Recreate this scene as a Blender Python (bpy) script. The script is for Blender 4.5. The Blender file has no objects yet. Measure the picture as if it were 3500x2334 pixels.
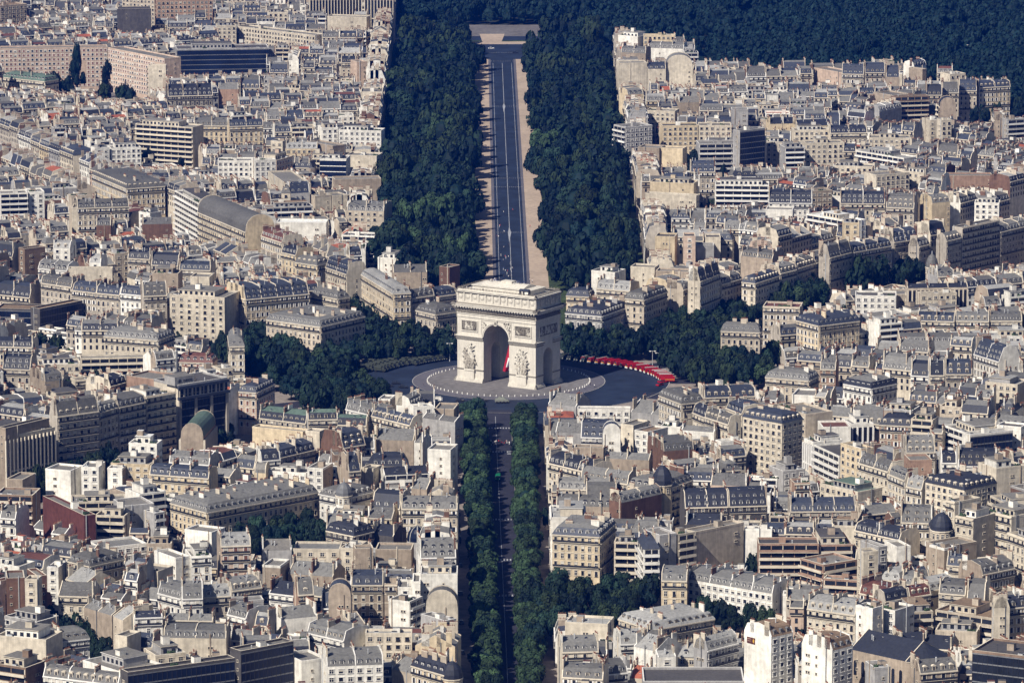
import bpy, bmesh, math, random
import numpy as np
from mathutils import Vector, Matrix
from mathutils.bvhtree import BVHTree
R = random.Random(11)
HAZE, EXPO = 0.00005, 0.28
C = bpy.context.scene.collection
rad = math.radians
# ------------------------------------------------------------------ camera
CAMD, CAMH, FPX, PITCH, YAW = 2350.0, 460.0, 16900.0, 0.1853, 0.00068
EYE = Vector((0, -CAMD, CAMH))
FW = Vector((math.sin(YAW)*math.cos(PITCH), math.cos(YAW)*math.cos(PITCH), -math.sin(PITCH)))
RT = Vector((math.cos(YAW), -math.sin(YAW), 0))
UP = RT.cross(FW)
def at(px, py, z=0.0):
    """point of the place at height z that the photograph shows at (px, py)"""
    d = FW*FPX + RT*(px-1750) + UP*(1167-py)
    return EYE + d*((z-CAMH)/d.z)
def proj(p):
    q = Vector(p)-EYE
    f = q.dot(FW)
    return 1750+FPX*q.dot(RT)/f, 1167-FPX*q.dot(UP)/f
cam = bpy.data.cameras.new('camera'); co = bpy.data.objects.new('camera', cam); C.objects.link(co)
co.location = EYE
co.rotation_euler = (math.pi/2-PITCH, 0, -YAW)
cam.sensor_width = 36; cam.lens = 36*FPX/3500; cam.clip_start = 10; cam.clip_end = 20000
S = bpy.context.scene; S.camera = co
# ------------------------------------------------------------------ materials
MATS, MI = [], {}
def mat(name, col, rough=.85, var=.18, scale=.5, spec=.25, streak=0., metal=0., big=.04, rnd=.12, seam=0.):
    m = bpy.data.materials.new(name); m.use_nodes = True
    nt = m.node_tree; N = nt.nodes; L = nt.links
    b = N['Principled BSDF']
    b.inputs['Roughness'].default_value = rough
    b.inputs['Specular IOR Level'].default_value = spec
    b.inputs['Metallic'].default_value = metal
    geo = N.new('ShaderNodeNewGeometry')
    def noise(sc, det, vec):
        n = N.new('ShaderNodeTexNoise'); n.inputs['Scale'].default_value = sc; n.inputs['Detail'].default_value = det
        L.new(vec, n.inputs['Vector']); return n.outputs['Fac']
    def rng(o, lo, hi):
        r = N.new('ShaderNodeMapRange'); r.inputs['From Min'].default_value = .3; r.inputs['From Max'].default_value = .7
        r.inputs['To Min'].default_value = lo; r.inputs['To Max'].default_value = hi; L.new(o, r.inputs['Value']); return r.outputs[0]
    def mul(a, c):
        n = N.new('ShaderNodeMath'); n.operation = 'MULTIPLY'; L.new(a, n.inputs[0]); L.new(c, n.inputs[1]); return n.outputs[0]
    v = mul(rng(noise(scale, 3, geo.outputs['Position']), 1-var, 1+var), rng(noise(big, 2, geo.outputs['Position']), 1-var*.8, 1+var*.8))
    if streak:
        mp = N.new('ShaderNodeMapping'); mp.inputs['Scale'].default_value = (1.1, 1.1, .1); L.new(geo.outputs['Position'], mp.inputs['Vector'])
        v = mul(v, rng(noise(1.0, 2, mp.outputs[0]), 1-streak, 1+streak*.4))
    if rnd:
        oi = N.new('ShaderNodeObjectInfo')
        r = N.new('ShaderNodeMapRange'); r.inputs['To Min'].default_value = 1-rnd; r.inputs['To Max'].default_value = 1+rnd
        L.new(oi.outputs['Random'], r.inputs['Value']); v = mul(v, r.outputs[0])
    mx = N.new('ShaderNodeVectorMath'); mx.operation = 'SCALE'
    mx.inputs[0].default_value = col; L.new(v, mx.inputs['Scale'])
    L.new(mx.outputs[0], b.inputs['Base Color'])
    MI[name] = len(MATS); MATS.append(m); return m
for n, c in dict(cream=(.61,.545,.44), white=(.80,.77,.70), stone=(.45,.405,.345), tan=(.37,.305,.24), grey=(.38,.37,.36), brick=(.17,.10,.075),
                 pink=(.56,.43,.34), yellow=(.63,.52,.36), brown=(.24,.17,.125), dark=(.09,.085,.085), maroon=(.13,.05,.045), warm=(.52,.45,.36), rose=(.36,.24,.18)).items():
    mat('wall_'+n, c, .9, .17, .5, .15, streak=.17, big=.09)
for n, c in dict(zinc=(.180,.178,.172), pale=(.33,.328,.318), lead=(.118,.116,.113), slate=(.026,.030,.045), slateb=(.043,.052,.078), gravel=(.20,.19,.175), earth=(.24,.17,.115),
                 tar=(.085,.08,.08), copper=(.115,.17,.14), redtile=(.33,.10,.06), rust=(.13,.055,.045), white=(.7,.7,.68)).items():
    mat('roof_'+n, c, .6, .2, .9, .35, streak=.12)
mat('trim', (.66,.59,.48), .85, .1, .6); mat('trim_white', (.8,.78,.74), .8, .08)
mat('glass', (.018,.022,.032), .25, .3, .4, .4, rnd=.3); mat('bluglass', (.008,.014,.035), .3, .35, .15, .25); mat('blind', (.62,.58,.5), .8, .12)
mat('iron', (.03,.032,.04), .6); mat('shutter', (.2,.09,.065), .8, .2); mat('pot', (.23,.105,.07), .9, .2, 2.); mat('plant', (.035,.06,.028), .9, .5, 1.2)
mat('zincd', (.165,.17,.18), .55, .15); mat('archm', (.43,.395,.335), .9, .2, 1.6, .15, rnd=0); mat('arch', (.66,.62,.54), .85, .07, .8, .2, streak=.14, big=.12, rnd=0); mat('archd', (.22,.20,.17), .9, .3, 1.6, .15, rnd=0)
mat('steel', (.45,.46,.47), .4, .1); mat('awning', (.62,.36,.06), .8, .1); mat('redcloth', (.45,.02,.03), .8, .1)
def g(m): return MI[m]
# ------------------------------------------------------------------ mesh building
class MB:
    def __init__(s): s.v, s.f, s.m = [], [], []
    def poly(s, pts, m):
        i = len(s.v); s.v.extend(pts); s.f.append(tuple(range(i, i+len(pts)))); s.m.append(m)
    def box(s, x0, x1, y0, y1, z0, z1, m, mt=None, bot=False):
        i = len(s.v)
        s.v.extend(((x0,y0,z0),(x1,y0,z0),(x1,y1,z0),(x0,y1,z0),(x0,y0,z1),(x1,y0,z1),(x1,y1,z1),(x0,y1,z1)))
        s.f.extend(((i,i+1,i+5,i+4),(i+1,i+2,i+6,i+5),(i+2,i+3,i+7,i+6),(i+3,i,i+4,i+7),(i+4,i+5,i+6,i+7)))
        s.m.extend((m,m,m,m,m if mt is None else mt))
        if bot: s.f.append((i+3,i+2,i+1,i)); s.m.append(m)
    def fbox(s, fr, s0, s1, o0, o1, z0, z1, m):
        """box in a facade frame: s along it, o outward"""
        (ox,oy),(sx,sy),(nx,ny) = fr[:3]; i = len(s.v)
        for z in (z0, z1):
            for a, b in ((s0,o1),(s1,o1),(s1,o0),(s0,o0)): s.v.append((ox+sx*a+nx*b, oy+sy*a+ny*b, z))
        s.f.extend(((i,i+1,i+5,i+4),(i+1,i+2,i+6,i+5),(i+3,i,i+4,i+7),(i+4,i+5,i+6,i+7),(i+3,i+2,i+1,i))); s.m.extend((m,)*5)
    def prism(s, prof, x0, x1, m, caps=True, swap=False, close=True):
        """profile (a, z) extruded along x (or y when swap)"""
        P = (lambda x,a,z: (a,x,z)) if swap else (lambda x,a,z: (x,a,z))
        n = len(prof); i = len(s.v)
        s.v.extend(P(x0,a,z) for a, z in prof); s.v.extend(P(x1,a,z) for a, z in prof)
        for k in range(n if close else n-1):
            j = (k+1) % n; q = (i+k, i+n+k, i+n+j, i+j); s.f.append(q if not swap else q[::-1]); s.m.append(m)
        if caps:
            a = tuple(range(i, i+n)); b = tuple(range(i+2*n-1, i+n-1, -1))
            s.f.extend((a, b) if not swap else (a[::-1], b[::-1])); s.m.extend((m, m))
    def cyl(s, x, y, z0, z1, r0, r1, m, n=8):
        i = len(s.v)
        for z, r in ((z0,r0),(z1,r1)):
            for k in range(n): a = 2*math.pi*k/n; s.v.append((x+r*math.cos(a), y+r*math.sin(a), z))
        for k in range(n): j = (k+1) % n; s.f.append((i+k,i+j,i+n+j,i+n+k)); s.m.append(m)
        s.f.append(tuple(range(i+n, i+2*n))); s.m.append(m)
    def lathe(s, x, y, prof, m, n=12):
        i = len(s.v)
        for r, z in prof:
            for k in range(n): a = 2*math.pi*k/n; s.v.append((x+r*math.cos(a), y+r*math.sin(a), z))
        for q in range(len(prof)-1):
            for k in range(n): j = (k+1) % n; s.f.append((i+q*n+k, i+q*n+j, i+q*n+n+j, i+q*n+n+k)); s.m.append(m)
        s.f.append(tuple(range(i+(len(prof)-1)*n, i+len(prof)*n))); s.m.append(m)
    def blob(s, c, r, m, rot=None, nu=8, nv=5):
        M = rot or Matrix.Identity(3); i = len(s.v); c = Vector(c)
        for a in range(1, nv):
            t = math.pi*a/nv
            for b in range(nu):
                p = 2*math.pi*b/nu
                s.v.append(tuple(c + M @ Vector((r[0]*math.sin(t)*math.cos(p), r[1]*math.sin(t)*math.sin(p), r[2]*math.cos(t)))))
        s.v.append(tuple(c + M @ Vector((0,0,r[2])))); s.v.append(tuple(c + M @ Vector((0,0,-r[2])))); t0 = len(s.v)-2
        for a in range(nv-2):
            for b in range(nu):
                j = (b+1) % nu; s.f.append((i+a*nu+b, i+(a+1)*nu+b, i+(a+1)*nu+j, i+a*nu+j)); s.m.append(m)
        for b in range(nu):
            j = (b+1) % nu; s.f.append((t0, i+b, i+j)); s.f.append((t0+1, i+(nv-2)*nu+j, i+(nv-2)*nu+b)); s.m.extend((m, m))
    def add(s, o, T):
        i = len(s.v)
        if o.v:
            a = np.array(o.v); A = np.array(T)
            s.v.extend(map(tuple, a @ A[:3,:3].T + A[:3,3]))
            s.f.extend(tuple(k+i for k in f) for f in o.f); s.m.extend(o.m)
    def mesh(s, name):
        me = bpy.data.meshes.new(name); me.from_pydata(s.v, [], s.f)
        used = sorted(set(s.m)); mp = {k: n for n, k in enumerate(used)}
        for k in used: me.materials.append(MATS[k])
        me.polygons.foreach_set('material_index', [mp[k] for k in s.m]); me.update(); return me
    def obj(s, name, parent=None, loc=None, smooth=False):
        me = s.mesh(name)
        if smooth: me.polygons.foreach_set('use_smooth', [True]*len(me.polygons))
        return link(name, me, parent, loc)
def link(name, me, parent=None, loc=None):
    o = bpy.data.objects.new(name, me); C.objects.link(o)
    if parent: o.parent = parent
    if loc is not None: o.location = loc
    return o
def tag(o, label=None, cat=None, group=None, kind=None):
    if label: o['label'] = label
    if cat: o['category'] = cat
    if group: o['group'] = group
    if kind: o['kind'] = kind
    return o
def thing(name, label, cat, loc, rz=0, group=None):
    o = bpy.data.objects.new(name, None); C.objects.link(o); o.location = loc; o.rotation_euler = (0,0,rz); o.empty_display_size = 1
    return tag(o, label, cat, group)
def struct(name, mb, smooth=False): return tag(mb.obj(name, smooth=smooth), kind='structure')
# ------------------------------------------------------------------ prototypes on facades (x along, -y outward, z up)
PROTO, PMESH = {}, {}
def proto(key, mb): PROTO[key] = mb
def pmesh(key):
    if key not in PMESH: PMESH[key] = PROTO[key].mesh(key.split('.')[0])
    return PMESH[key]
def mkwin(key, frame, kind):
    m = MB(); f = g(frame)
    m.box(-.66,-.5,-.14,0,-.04,1.06,f); m.box(.5,.66,-.14,0,-.04,1.06,f); m.box(-.76,.76,-.2,0,1.0,1.12,f); m.box(-.76,.76,-.26,0,-.1,-.02,f,bot=True)
    m.poly([(-.5,-.03,0),(.5,-.03,0),(.5,-.03,1),(-.5,-.03,1)], g('glass'))
    if kind == 1: m.box(-.04,.04,-.06,-.03,0,1,g('trim_white')); m.box(-.5,.5,-.06,-.03,.6,.66,g('trim_white'))
    if kind == 2: m.box(-.48,.48,-.09,-.03,.45,1,g('blind'),bot=True)
    if kind == 3: m.box(-1.02,-.56,-.2,-.13,0,1,g('trim_white')); m.box(.56,1.02,-.2,-.13,0,1,g('trim_white'))
    if kind == 4: m.box(-.5,.5,-.35,-.3,-.05,.45,g('iron')); m.box(-.5,-.46,-.35,0,-.05,.45,g('iron')); m.box(.46,.5,-.35,0,-.05,.45,g('iron'))
    if kind == 5: m.box(-.48,.48,-.09,-.03,.0,1,g('shutter'))
    proto(key, m)
for k in range(6): mkwin('window.%d' % k, 'trim', k); mkwin('window.w%d' % k, 'trim_white', k)
def mkdormer(key, face, cheek, arched):
    m = MB(); f, c = g(face), g(cheek)
    m.box(-.72,.72,0,2.6,0,1.75,c); m.box(-.72,.72,-.06,0,0,1.75,f)
    m.poly([(-.48,-.08,.2),(.48,-.08,.2),(.48,-.08,1.5),(-.48,-.08,1.5)], g('glass'))
    m.box(-.04,.04,-.11,-.08,.2,1.5,f)
    if arched:
        pr = [(-.85+.0,1.75)]+[(-.85*math.cos(t), 1.75+.55*math.sin(t)) for t in (.6,1.1,1.57,2.04,2.54)]+[(.85,1.75)]
        m.prism(pr, -.2, 2.6, g('trim' if arched == 2 else cheek), swap=True)
    else: m.prism([(-.9,1.75),(0,2.15),(.9,1.75)], -.25, 2.6, c, swap=True)
    proto(key, m)
for i, (f, c, a) in enumerate((('trim_white','zincd',0),('trim','zincd',0),('trim_white','roof_slate',1),('trim','roof_lead',2),('trim_white','roof_pale',0))): mkdormer('dormer.%d' % i, f, c, a)
m = MB(); m.box(-.45,.45,0,1.3,0,.1,g('trim_white'),g('bluglass')); proto('skylight.0', m)
m = MB(); m.box(-.9,.9,-.7,.7,0,1.2,g('steel')); m.box(-.7,.7,-.5,.5,1.2,1.35,g('iron')); proto('rooftop_unit.0', m)
m = MB(); m.cyl(0,0,0,1.6,.22,.22,g('steel'),6); m.cyl(0,0,1.6,1.9,.34,.2,g('steel'),6); proto('roof_vent.0', m)
m = MB(); m.cyl(0,0,0,3.4,.05,.03,g('iron'),4); m.box(-.8,.8,-.02,.02,2.9,2.95,g('iron')); m.box(-.5,.5,-.02,.02,3.2,3.25,g('iron')); proto('aerial.0', m)
m = MB()
for k in range(7): m.blob((R.uniform(-1.2,1.2),R.uniform(-.4,.4),R.uniform(.4,1.0)), (R.uniform(.4,.8),R.uniform(.35,.6),R.uniform(.4,1.0)), g('plant'), None, 6, 4)
m.box(-1.5,1.5,-.5,.5,0,.45,g('wall_tan')); proto('planter.0', m)
# ------------------------------------------------------------------ buildings
def fframe(side, w, d):
    return {'F':((0,0),(1,0),(0,-1),w), 'R':((w,0),(0,1),(1,0),d), 'B':((w,d),(-1,0),(0,1),w), 'L':((0,d),(0,-1),(-1,0),d)}[side]
def fmat(fr, s, z, o=0., sx=1., sz=1.):
    (ox,oy),(sx_,sy_),(nx,ny) = fr[:3]
    return Matrix(((sx_*sx,-nx,0,ox+sx_*s+nx*o),(sy_*sx,-ny,0,oy+sy_*s+ny*o),(0,0,sz,z),(0,0,0,1)))
FH = dict(h=3.3, s=3.0, b=3.1, r=3.4, g=3.4, n=3.2, a=3.4)
class Bld:
    """one building; local frame: front along +x at y=0 facing -y, depth +y"""
    def __init__(s, **k):
        s.__dict__.update(dict(x=0,y=0,ang=0,w=14,d=12,ze=22,rt='mansard',wall='cream',side=None,roof='zinc',slope=None,st={'F':'h','B':'h'},hero=None,seed=0,b=None,lb=None,lm=None,kind='apartment_building',ex=''))
        s.__dict__.update(k)
        if s.side is None: s.side = s.wall
        if s.slope is None: s.slope = s.roof
    def T(s): return Matrix.Translation((s.x,s.y,0)) @ Matrix.Rotation(s.ang,4,'Z')
    def wp(s, lx, ly, z=0):
        c, n = math.cos(s.ang), math.sin(s.ang); return (s.x+c*lx-n*ly, s.y+n*lx+c*ly, z)
    def rect(s):
        cx, cy, _ = s.wp(s.w/2, s.d/2); return (cx, cy, s.w/2, s.d/2, s.ang)
    def height(s): return s.ze+{'mansard':4.5,'hip':4.5,'flat':2.5,'gable':3.5,'barrel':5,'tall':7.5}.get(s.rt,4)
    def make(s, lod=0):
        """parts: (name, MB); inst: (name, proto key, matrix, parent index or None)"""
        r = random.Random(s.seed*7919+13); w, d, ze = s.w, s.d, s.ze
        W, SD, RF, SL = g('wall_'+s.wall), g('wall_'+s.side), g('roof_'+s.roof), g('roof_'+s.slope)
        TR = g('trim_white' if s.wall in ('white','grey') else 'trim')
        wall, roof = MB(), MB(); parts = [('wall', wall), ('roof', roof)]; inst = []
        t = .35; rt = s.rt
        party = rt in ('mansard','gable','barrel','tall')
        for sd in 'FRBL':
            fr = fframe(sd, w, d); L = fr[3]
            m = W if (sd in s.st and s.st[sd] != 'n') or sd in 'FB' or not party else SD
            if s.st.get(sd) == 'n': m = SD
            (ox,oy),(sx,sy),_ = fr[:3]
            wall.poly([(ox,oy,0),(ox+sx*L,oy+sy*L,0),(ox+sx*L,oy+sy*L,ze),(ox,oy,ze)], m)
        # roof profile across depth
        if rt in ('mansard','hip','tall'):
            h1, s1, h2 = (r.uniform(2.6,3.4), r.uniform(.9,1.6), r.uniform(.6,1.5)) if rt != 'tall' else (r.uniform(5.2,6.2), r.uniform(2.,2.6), r.uniform(.5,1.2))
            s1 = min(s1, d*.25); prof = [(0,ze),(s1,ze+h1),(d/2,ze+h1+h2),(d-s1,ze+h1),(d,ze)]
        elif rt == 'gable': prof = [(0,ze),(d/2,ze+d*.28),(d,ze)]
        elif rt == 'barrel':
            hh = min(s.__dict__.get('rh', 5), d*.6); prof = [(d/2-d/2*math.cos(a), ze+hh*math.sin(a)**.8) for a in [math.pi*k/10 for k in range(11)]]; prof[-1] = (d, ze)
        if rt in ('mansard','gable','barrel','tall'):
            for k in range(len(prof)-1):
                (a,za),(b,zb) = prof[k], prof[k+1]
                steep = rt in ('mansard','tall') and k in (0, len(prof)-2)
                roof.poly([(t,a,za),(w-t,a,za),(w-t,b,zb),(t,b,zb)], SL if steep else RF)
            up = .35
            for x0 in (0, w-t):
                pf = [(0,ze-.01)]+[(a,z+up) for a,z in prof]+[(d,ze-.01)]
                wall.prism(pf[::-1], x0, x0+t, TR, caps=False); wall.poly([(x0,a,z) for a,z in pf], SD); wall.poly([(x0+t,a,z) for a,z in pf], SD)
        elif rt == 'hip':
            h = prof[1][1]-ze; hh = prof[2][1]-ze-h; court = min(w,d) > 26; q = 4.6 if court else min(w,d)*.25; e = .25; q_hip = q
            def rg(i, z): return [(i,i,z),(w-i,i,z),(w-i,d-i,z),(i,d-i,z)]
            rings = [(rg(-e,ze+.03),SL),(rg(s1,ze+h),RF),(rg(s1+q,ze+h+hh),RF)]
            if court: rings += [(rg(12.2,ze+h*.4),W),(rg(12.2,4.),RF)]
            for (A,ma),(B_,_) in zip(rings, rings[1:]):
                for k in range(4):
                    j = (k+1) % 4; roof.poly([A[k],A[j],B_[j],B_[k]], ma)
            roof.poly(rings[-1][0], RF)
        else:  # flat
            roof.poly([(0,0,ze-.4),(w,0,ze-.4),(w,d,ze-.4),(0,d,ze-.4)], RF)
            for x0,x1,y0,y1 in ((0,w,0,t),(0,w,d-t,d),(0,t,t,d-t),(w-t,w,t,d-t)): wall.box(x0-.05,x1+.05,y0-.05,y1+.05,ze-.5,ze+.45,W,TR)
        # cornice and string courses on the windowed sides
        for sd, st in s.st.items():
            fr = fframe(sd, w, d); L = fr[3]
            if st in 'ha':
                wall.fbox(fr,-.0,L,.0,.45,ze-.45,ze+.0,TR)
                if not lod:
                    for k in (1,2,4): wall.fbox(fr,.02,L-.02,.0,.16,ze-k*FH[st]-.5,ze-k*FH[st]-.25,TR)
        # facades
        for sd, st in s.st.items():
            fr = fframe(sd, w, d); L = fr[3]; fh = FH[st]
            nf = int((ze-.4)/fh); nf = min(nf, 9)
            if lod: nf = min(nf, 3)
            if st in 'hsa':
                sp = s.__dict__.get('sp', 2.6 if st == 'h' else 2.9); n = max(1, int((L-1.0)/sp)); sp = L/n
                ww, wh = (1.1,2.0) if st == 'h' else (1.5,1.5) if st == 's' else (1.4,2.3)
                pal = (['window.1','window.1','window.4','window.2','window.0'] if s.wall not in ('white','grey') else ['window.w1','window.w1','window.w2','window.w0'])
                if r.random() < .25 and st == 'h': pal = ['window.3','window.1','window.3']
                if s.wall == 'pink': pal = ['window.w5','window.w0','window.w5','window.w2']
                for f in range(nf):
                    z = ze-(f+1)*fh+.45
                    if z < .3: break
                    for c in range(n):
                        if st == 's' and (c % 4 == 3) and s.ex == 'gap': continue
                        key = pal[r.randrange(len(pal))]
                        inst.append(('window', key, fmat(fr, (c+.5)*sp, z, 0, ww, wh), sd))
                    if st in 'ha' and f in (0,3) or (st == 'a'):
                        m = MB(); m.fbox(fr,.3,L-.3,0,.7,z-.16,z,TR); m.fbox(fr,.3,L-.3,.62,.68,z,z+.85,g('iron')); parts.append(('balcony', m))
            elif st == 'b':
                for f in range(nf):
                    z = ze-(f+1)*fh
                    if z < 0: break
                    m = MB(); m.fbox(fr,.3,L-.3,0,.05,z+1.,z+2.7,g('glass'))
                    n = max(2, int(L/4.5))
                    for c in range(n+1): m.fbox(fr,.3+(L-.9)*c/n,.3+(L-.9)*c/n+.35,.0,.14,z+.95,z+2.75,W if c % 2 else TR)
                    parts.append(('window_band', m))
                    m = MB(); m.fbox(fr,.1,L-.1,0,1.2,z-.1,z+.12,TR); m.fbox(fr,.1,L-.1,1.06,1.2,z+.12,z+1.0,TR if r.random()<.8 else W); parts.append(('balcony', m))
            elif st == 'r':
                m = MB(); m.fbox(fr,.3,L-.3,0,.06,ze-nf*fh,ze-1.2,g('glass')); parts.append(('glazing', m))
                n = max(3, int(L/2.2)); m = MB()
                for c in range(n+1): m.fbox(fr,(L-.6)*c/n,(L-.6)*c/n+.6,0,.9,ze-nf*fh,ze-1.2,TR)
                m.fbox(fr,0,L,0,.5,ze-nf*fh*.5,ze-nf*fh*.5+.7,TR); wall.add(m, Matrix())
            elif st == 'g':
                m = MB(); m.fbox(fr,.15,L-.15,0,.06,1,ze-.8,g('glass' if s.wall == 'brown' else 'bluglass')); parts.append(('glazing', m))
                m = MB(); n = max(3, int(L/1.8))
                for c in range(n+1): m.fbox(fr,.1+(L-.3)*c/n,.1+(L-.3)*c/n+.1,.06,.2,1,ze-.8,g('iron'))
                for f in range(nf): m.fbox(fr,.1,L-.1,.06,.17,ze-1-f*fh,ze-.55-f*fh,g('zincd' if s.ex != 'white' else 'trim_white'))
                parts.append(('mullion_grid', m))
        # small windows, flues and pipes on the bare sides
        bare = [sd for sd, st in s.st.items() if st == 'n']+([q for q in 'LR' if q not in s.st] if party else [])
        if not lod:
            for sd in bare:
                fr = fframe(sd, w, d); L = fr[3]
                for c in range(r.choice((0,1,1,2))):
                    sx = r.uniform(1.2, max(1.3, L-1.2)); tw_ = r.random() < .35
                    for f in range(r.randint(2, 5)):
                        if ze-1.2-(f+1)*3.1 < 1: break
                        for q in ((0, 1.1) if tw_ else (0,)): inst.append(('window', 'window.0', fmat(fr, min(L-.6, sx+q), ze-.9-(f+1)*3.1, 0, .65, .85), sd))
                if r.random() < .55:
                    m = MB(); sx = r.uniform(.6, max(.7, L-.8)); m.fbox(fr, sx, sx+r.uniform(.18,.4), 0, .3, 2, ze+r.uniform(.3,2.2), g(r.choice(('steel','trim','zincd','wall_tan')))); parts.append(('flue_pipe', m))
        # dormers
        if rt in ('mansard','hip','tall') and 'nodorm' not in s.ex:
            key = 'dormer.%d' % r.choice((0,0,1,2,3,4)); y0 = .42; n = max(1, int(w/r.choice((2.6,2.6,3.4))))
            for sd in ('F','B') if rt != 'hip' else s.st:
                if sd == 'B' and lod: continue
                fr = fframe(sd, w, d); L = fr[3]; n = max(1, int((L-1.2)/2.9)); sp = (L-1.2)/n
                if r.random() < .12 and not s.hero: continue
                for c in range(n):
                    inst.append(('dormer', key, fmat(fr, .6+(c+.5)*sp, ze+.35, -y0), None))
                    if rt == 'tall' and not lod: inst.append(('dormer', key, fmat(fr, .6+(c+.5)*sp, ze+3.1, -y0-1.1, .85, .8), None))
        # chimneys
        if rt in ('mansard','hip','gable','tall') and 'nochim' not in s.ex:
            top = max(z for a, z in prof)
            xs = [0, w-.6] if rt != 'hip' else [w*(k_+.6)/max(2,int(w/8)) for k_ in range(max(2,int(w/8)))]
            if w > 15 and rt != 'hip':
                nx = int(w/8.5)
                for k_ in range(1, nx):
                    xx = w*k_/nx; xs.append(xx); pf = [(a,z) for a,z in prof]; q_ = MB()
                    q_.prism([(a,z-.1) for a,z in pf]+[(a,z+.4) for a,z in pf][::-1], xx+.05, xx+.4, TR); wall.add(q_, Matrix())
            for x0 in xs:
                for y0 in ((d*.08, d*.36, d*.64) if d > 9 else (d*.2,d*.6)):
                    if r.random() < .3: continue
                    ln = r.uniform(1.3, 3.4); m = MB(); h = r.uniform(.7, 2.0); cm = g('wall_'+r.choice((s.side, 'cream','cream','tan','white','warm','brick')))
                    m.box(x0+.0,x0+.5,y0,y0+ln,ze+.2,top+h,cm,g('trim')); m.box(x0-.08,x0+.58,y0-.08,y0+ln+.08,top+h-.3,top+h-.12,g('trim'),bot=True)
                    k = max(2, int(ln/.55))
                    for q in range(k): m.cyl(x0+.25,y0+.3+(ln-.6)*q/(k-1),top+h,top+h+r.uniform(.45,.8),.16,.13,g('pot'),5)
                    parts.append(('chimney', m))
        # roof furniture
        if rt in ('mansard','tall','gable') and not lod:
            yz = prof[1] if rt != 'gable' else (d*.15, ze+d*.28*.3)
            for q in range(r.randint(2, 6)):
                ly = r.uniform(yz[0]+.3, d/2-1.5) if d/2-1.5 > yz[0]+.3 else yz[0]+.3
                z = np.interp(ly, [p[0] for p in prof], [p[1] for p in prof]); lx = r.uniform(1.2, max(1.3, w-1.4))
                k = r.choice(('skylight','skylight','roof_vent','aerial'))
                inst.append((k, k+'.0', Matrix.Translation((lx,ly,z+.05)) @ (Matrix.Rotation(.17,4,'X') if k == 'skylight' else Matrix()), None))
        if rt == 'hip' and not lod and min(w,d) > 9:
            for q in range(int(w*d/38)+2):
                lx, ly = r.uniform(s1+1.5,w-s1-1.5), r.uniform(s1+1.5,d-s1-1.5)
                if court and 11.5 < lx < w-11.5 and 11.5 < ly < d-11.5: continue
                zz = ze+h+hh*min(1, (min(lx,ly,w-lx,d-ly)-s1)/q_hip)+.05; k = r.choice(('skylight','skylight','roof_vent','aerial','rooftop_unit'))
                inst.append((k, k+'.0', Matrix.Translation((lx,ly,zz)), None))
        if rt == 'flat':
            z = ze-.4
            if 'bare' not in s.ex:
                if r.random() < .75 and w > 8 and d > 7:
                    m = MB(); a, b = sorted((r.uniform(.08,.3)*w, r.uniform(.6,.92)*w)); y0 = r.uniform(.18,.35)*d; hp = r.uniform(2.4,3.2)
                    m.box(a,b,y0,d*.92,z,z+hp,g('wall_'+r.choice((s.wall,'white','cream','grey'))),RF); m.box(a-.3,b+.3,y0-.4,d*.95,z+hp,z+hp+.2,TR,RF,bot=True)
                    n = int((b-a)/2.5)
                    for c in range(n): q = a+(c+.5)*(b-a)/n; m.box(q-.7,q+.7,y0-.05,y0,z+.6,z+2.1,g('glass'))
                    parts.append(('penthouse', m)); zt = z+hp+.2
                else: zt = z
                m = MB(); q = r.uniform(.2,.7)*w; m.box(q,q+2.6,d*.4,d*.4+2.6,zt,zt+r.uniform(1.6,2.8),g('wall_'+r.choice((s.wall,'white','tan'))),RF); parts.append(('lift_housing', m))
                for q in range(r.randint(1, 4)):
                    k = r.choice(('rooftop_unit','rooftop_unit','roof_vent','planter','aerial'))
                    inst.append((k, k+'.0', Matrix.Translation((r.uniform(1.2,max(1.3,w-1.2)), r.uniform(.9,max(1.,d*.17)), z)), None))
        for p in s.__dict__.get('extra', ()): p(s, parts, inst, r)
        return parts, inst
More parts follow.
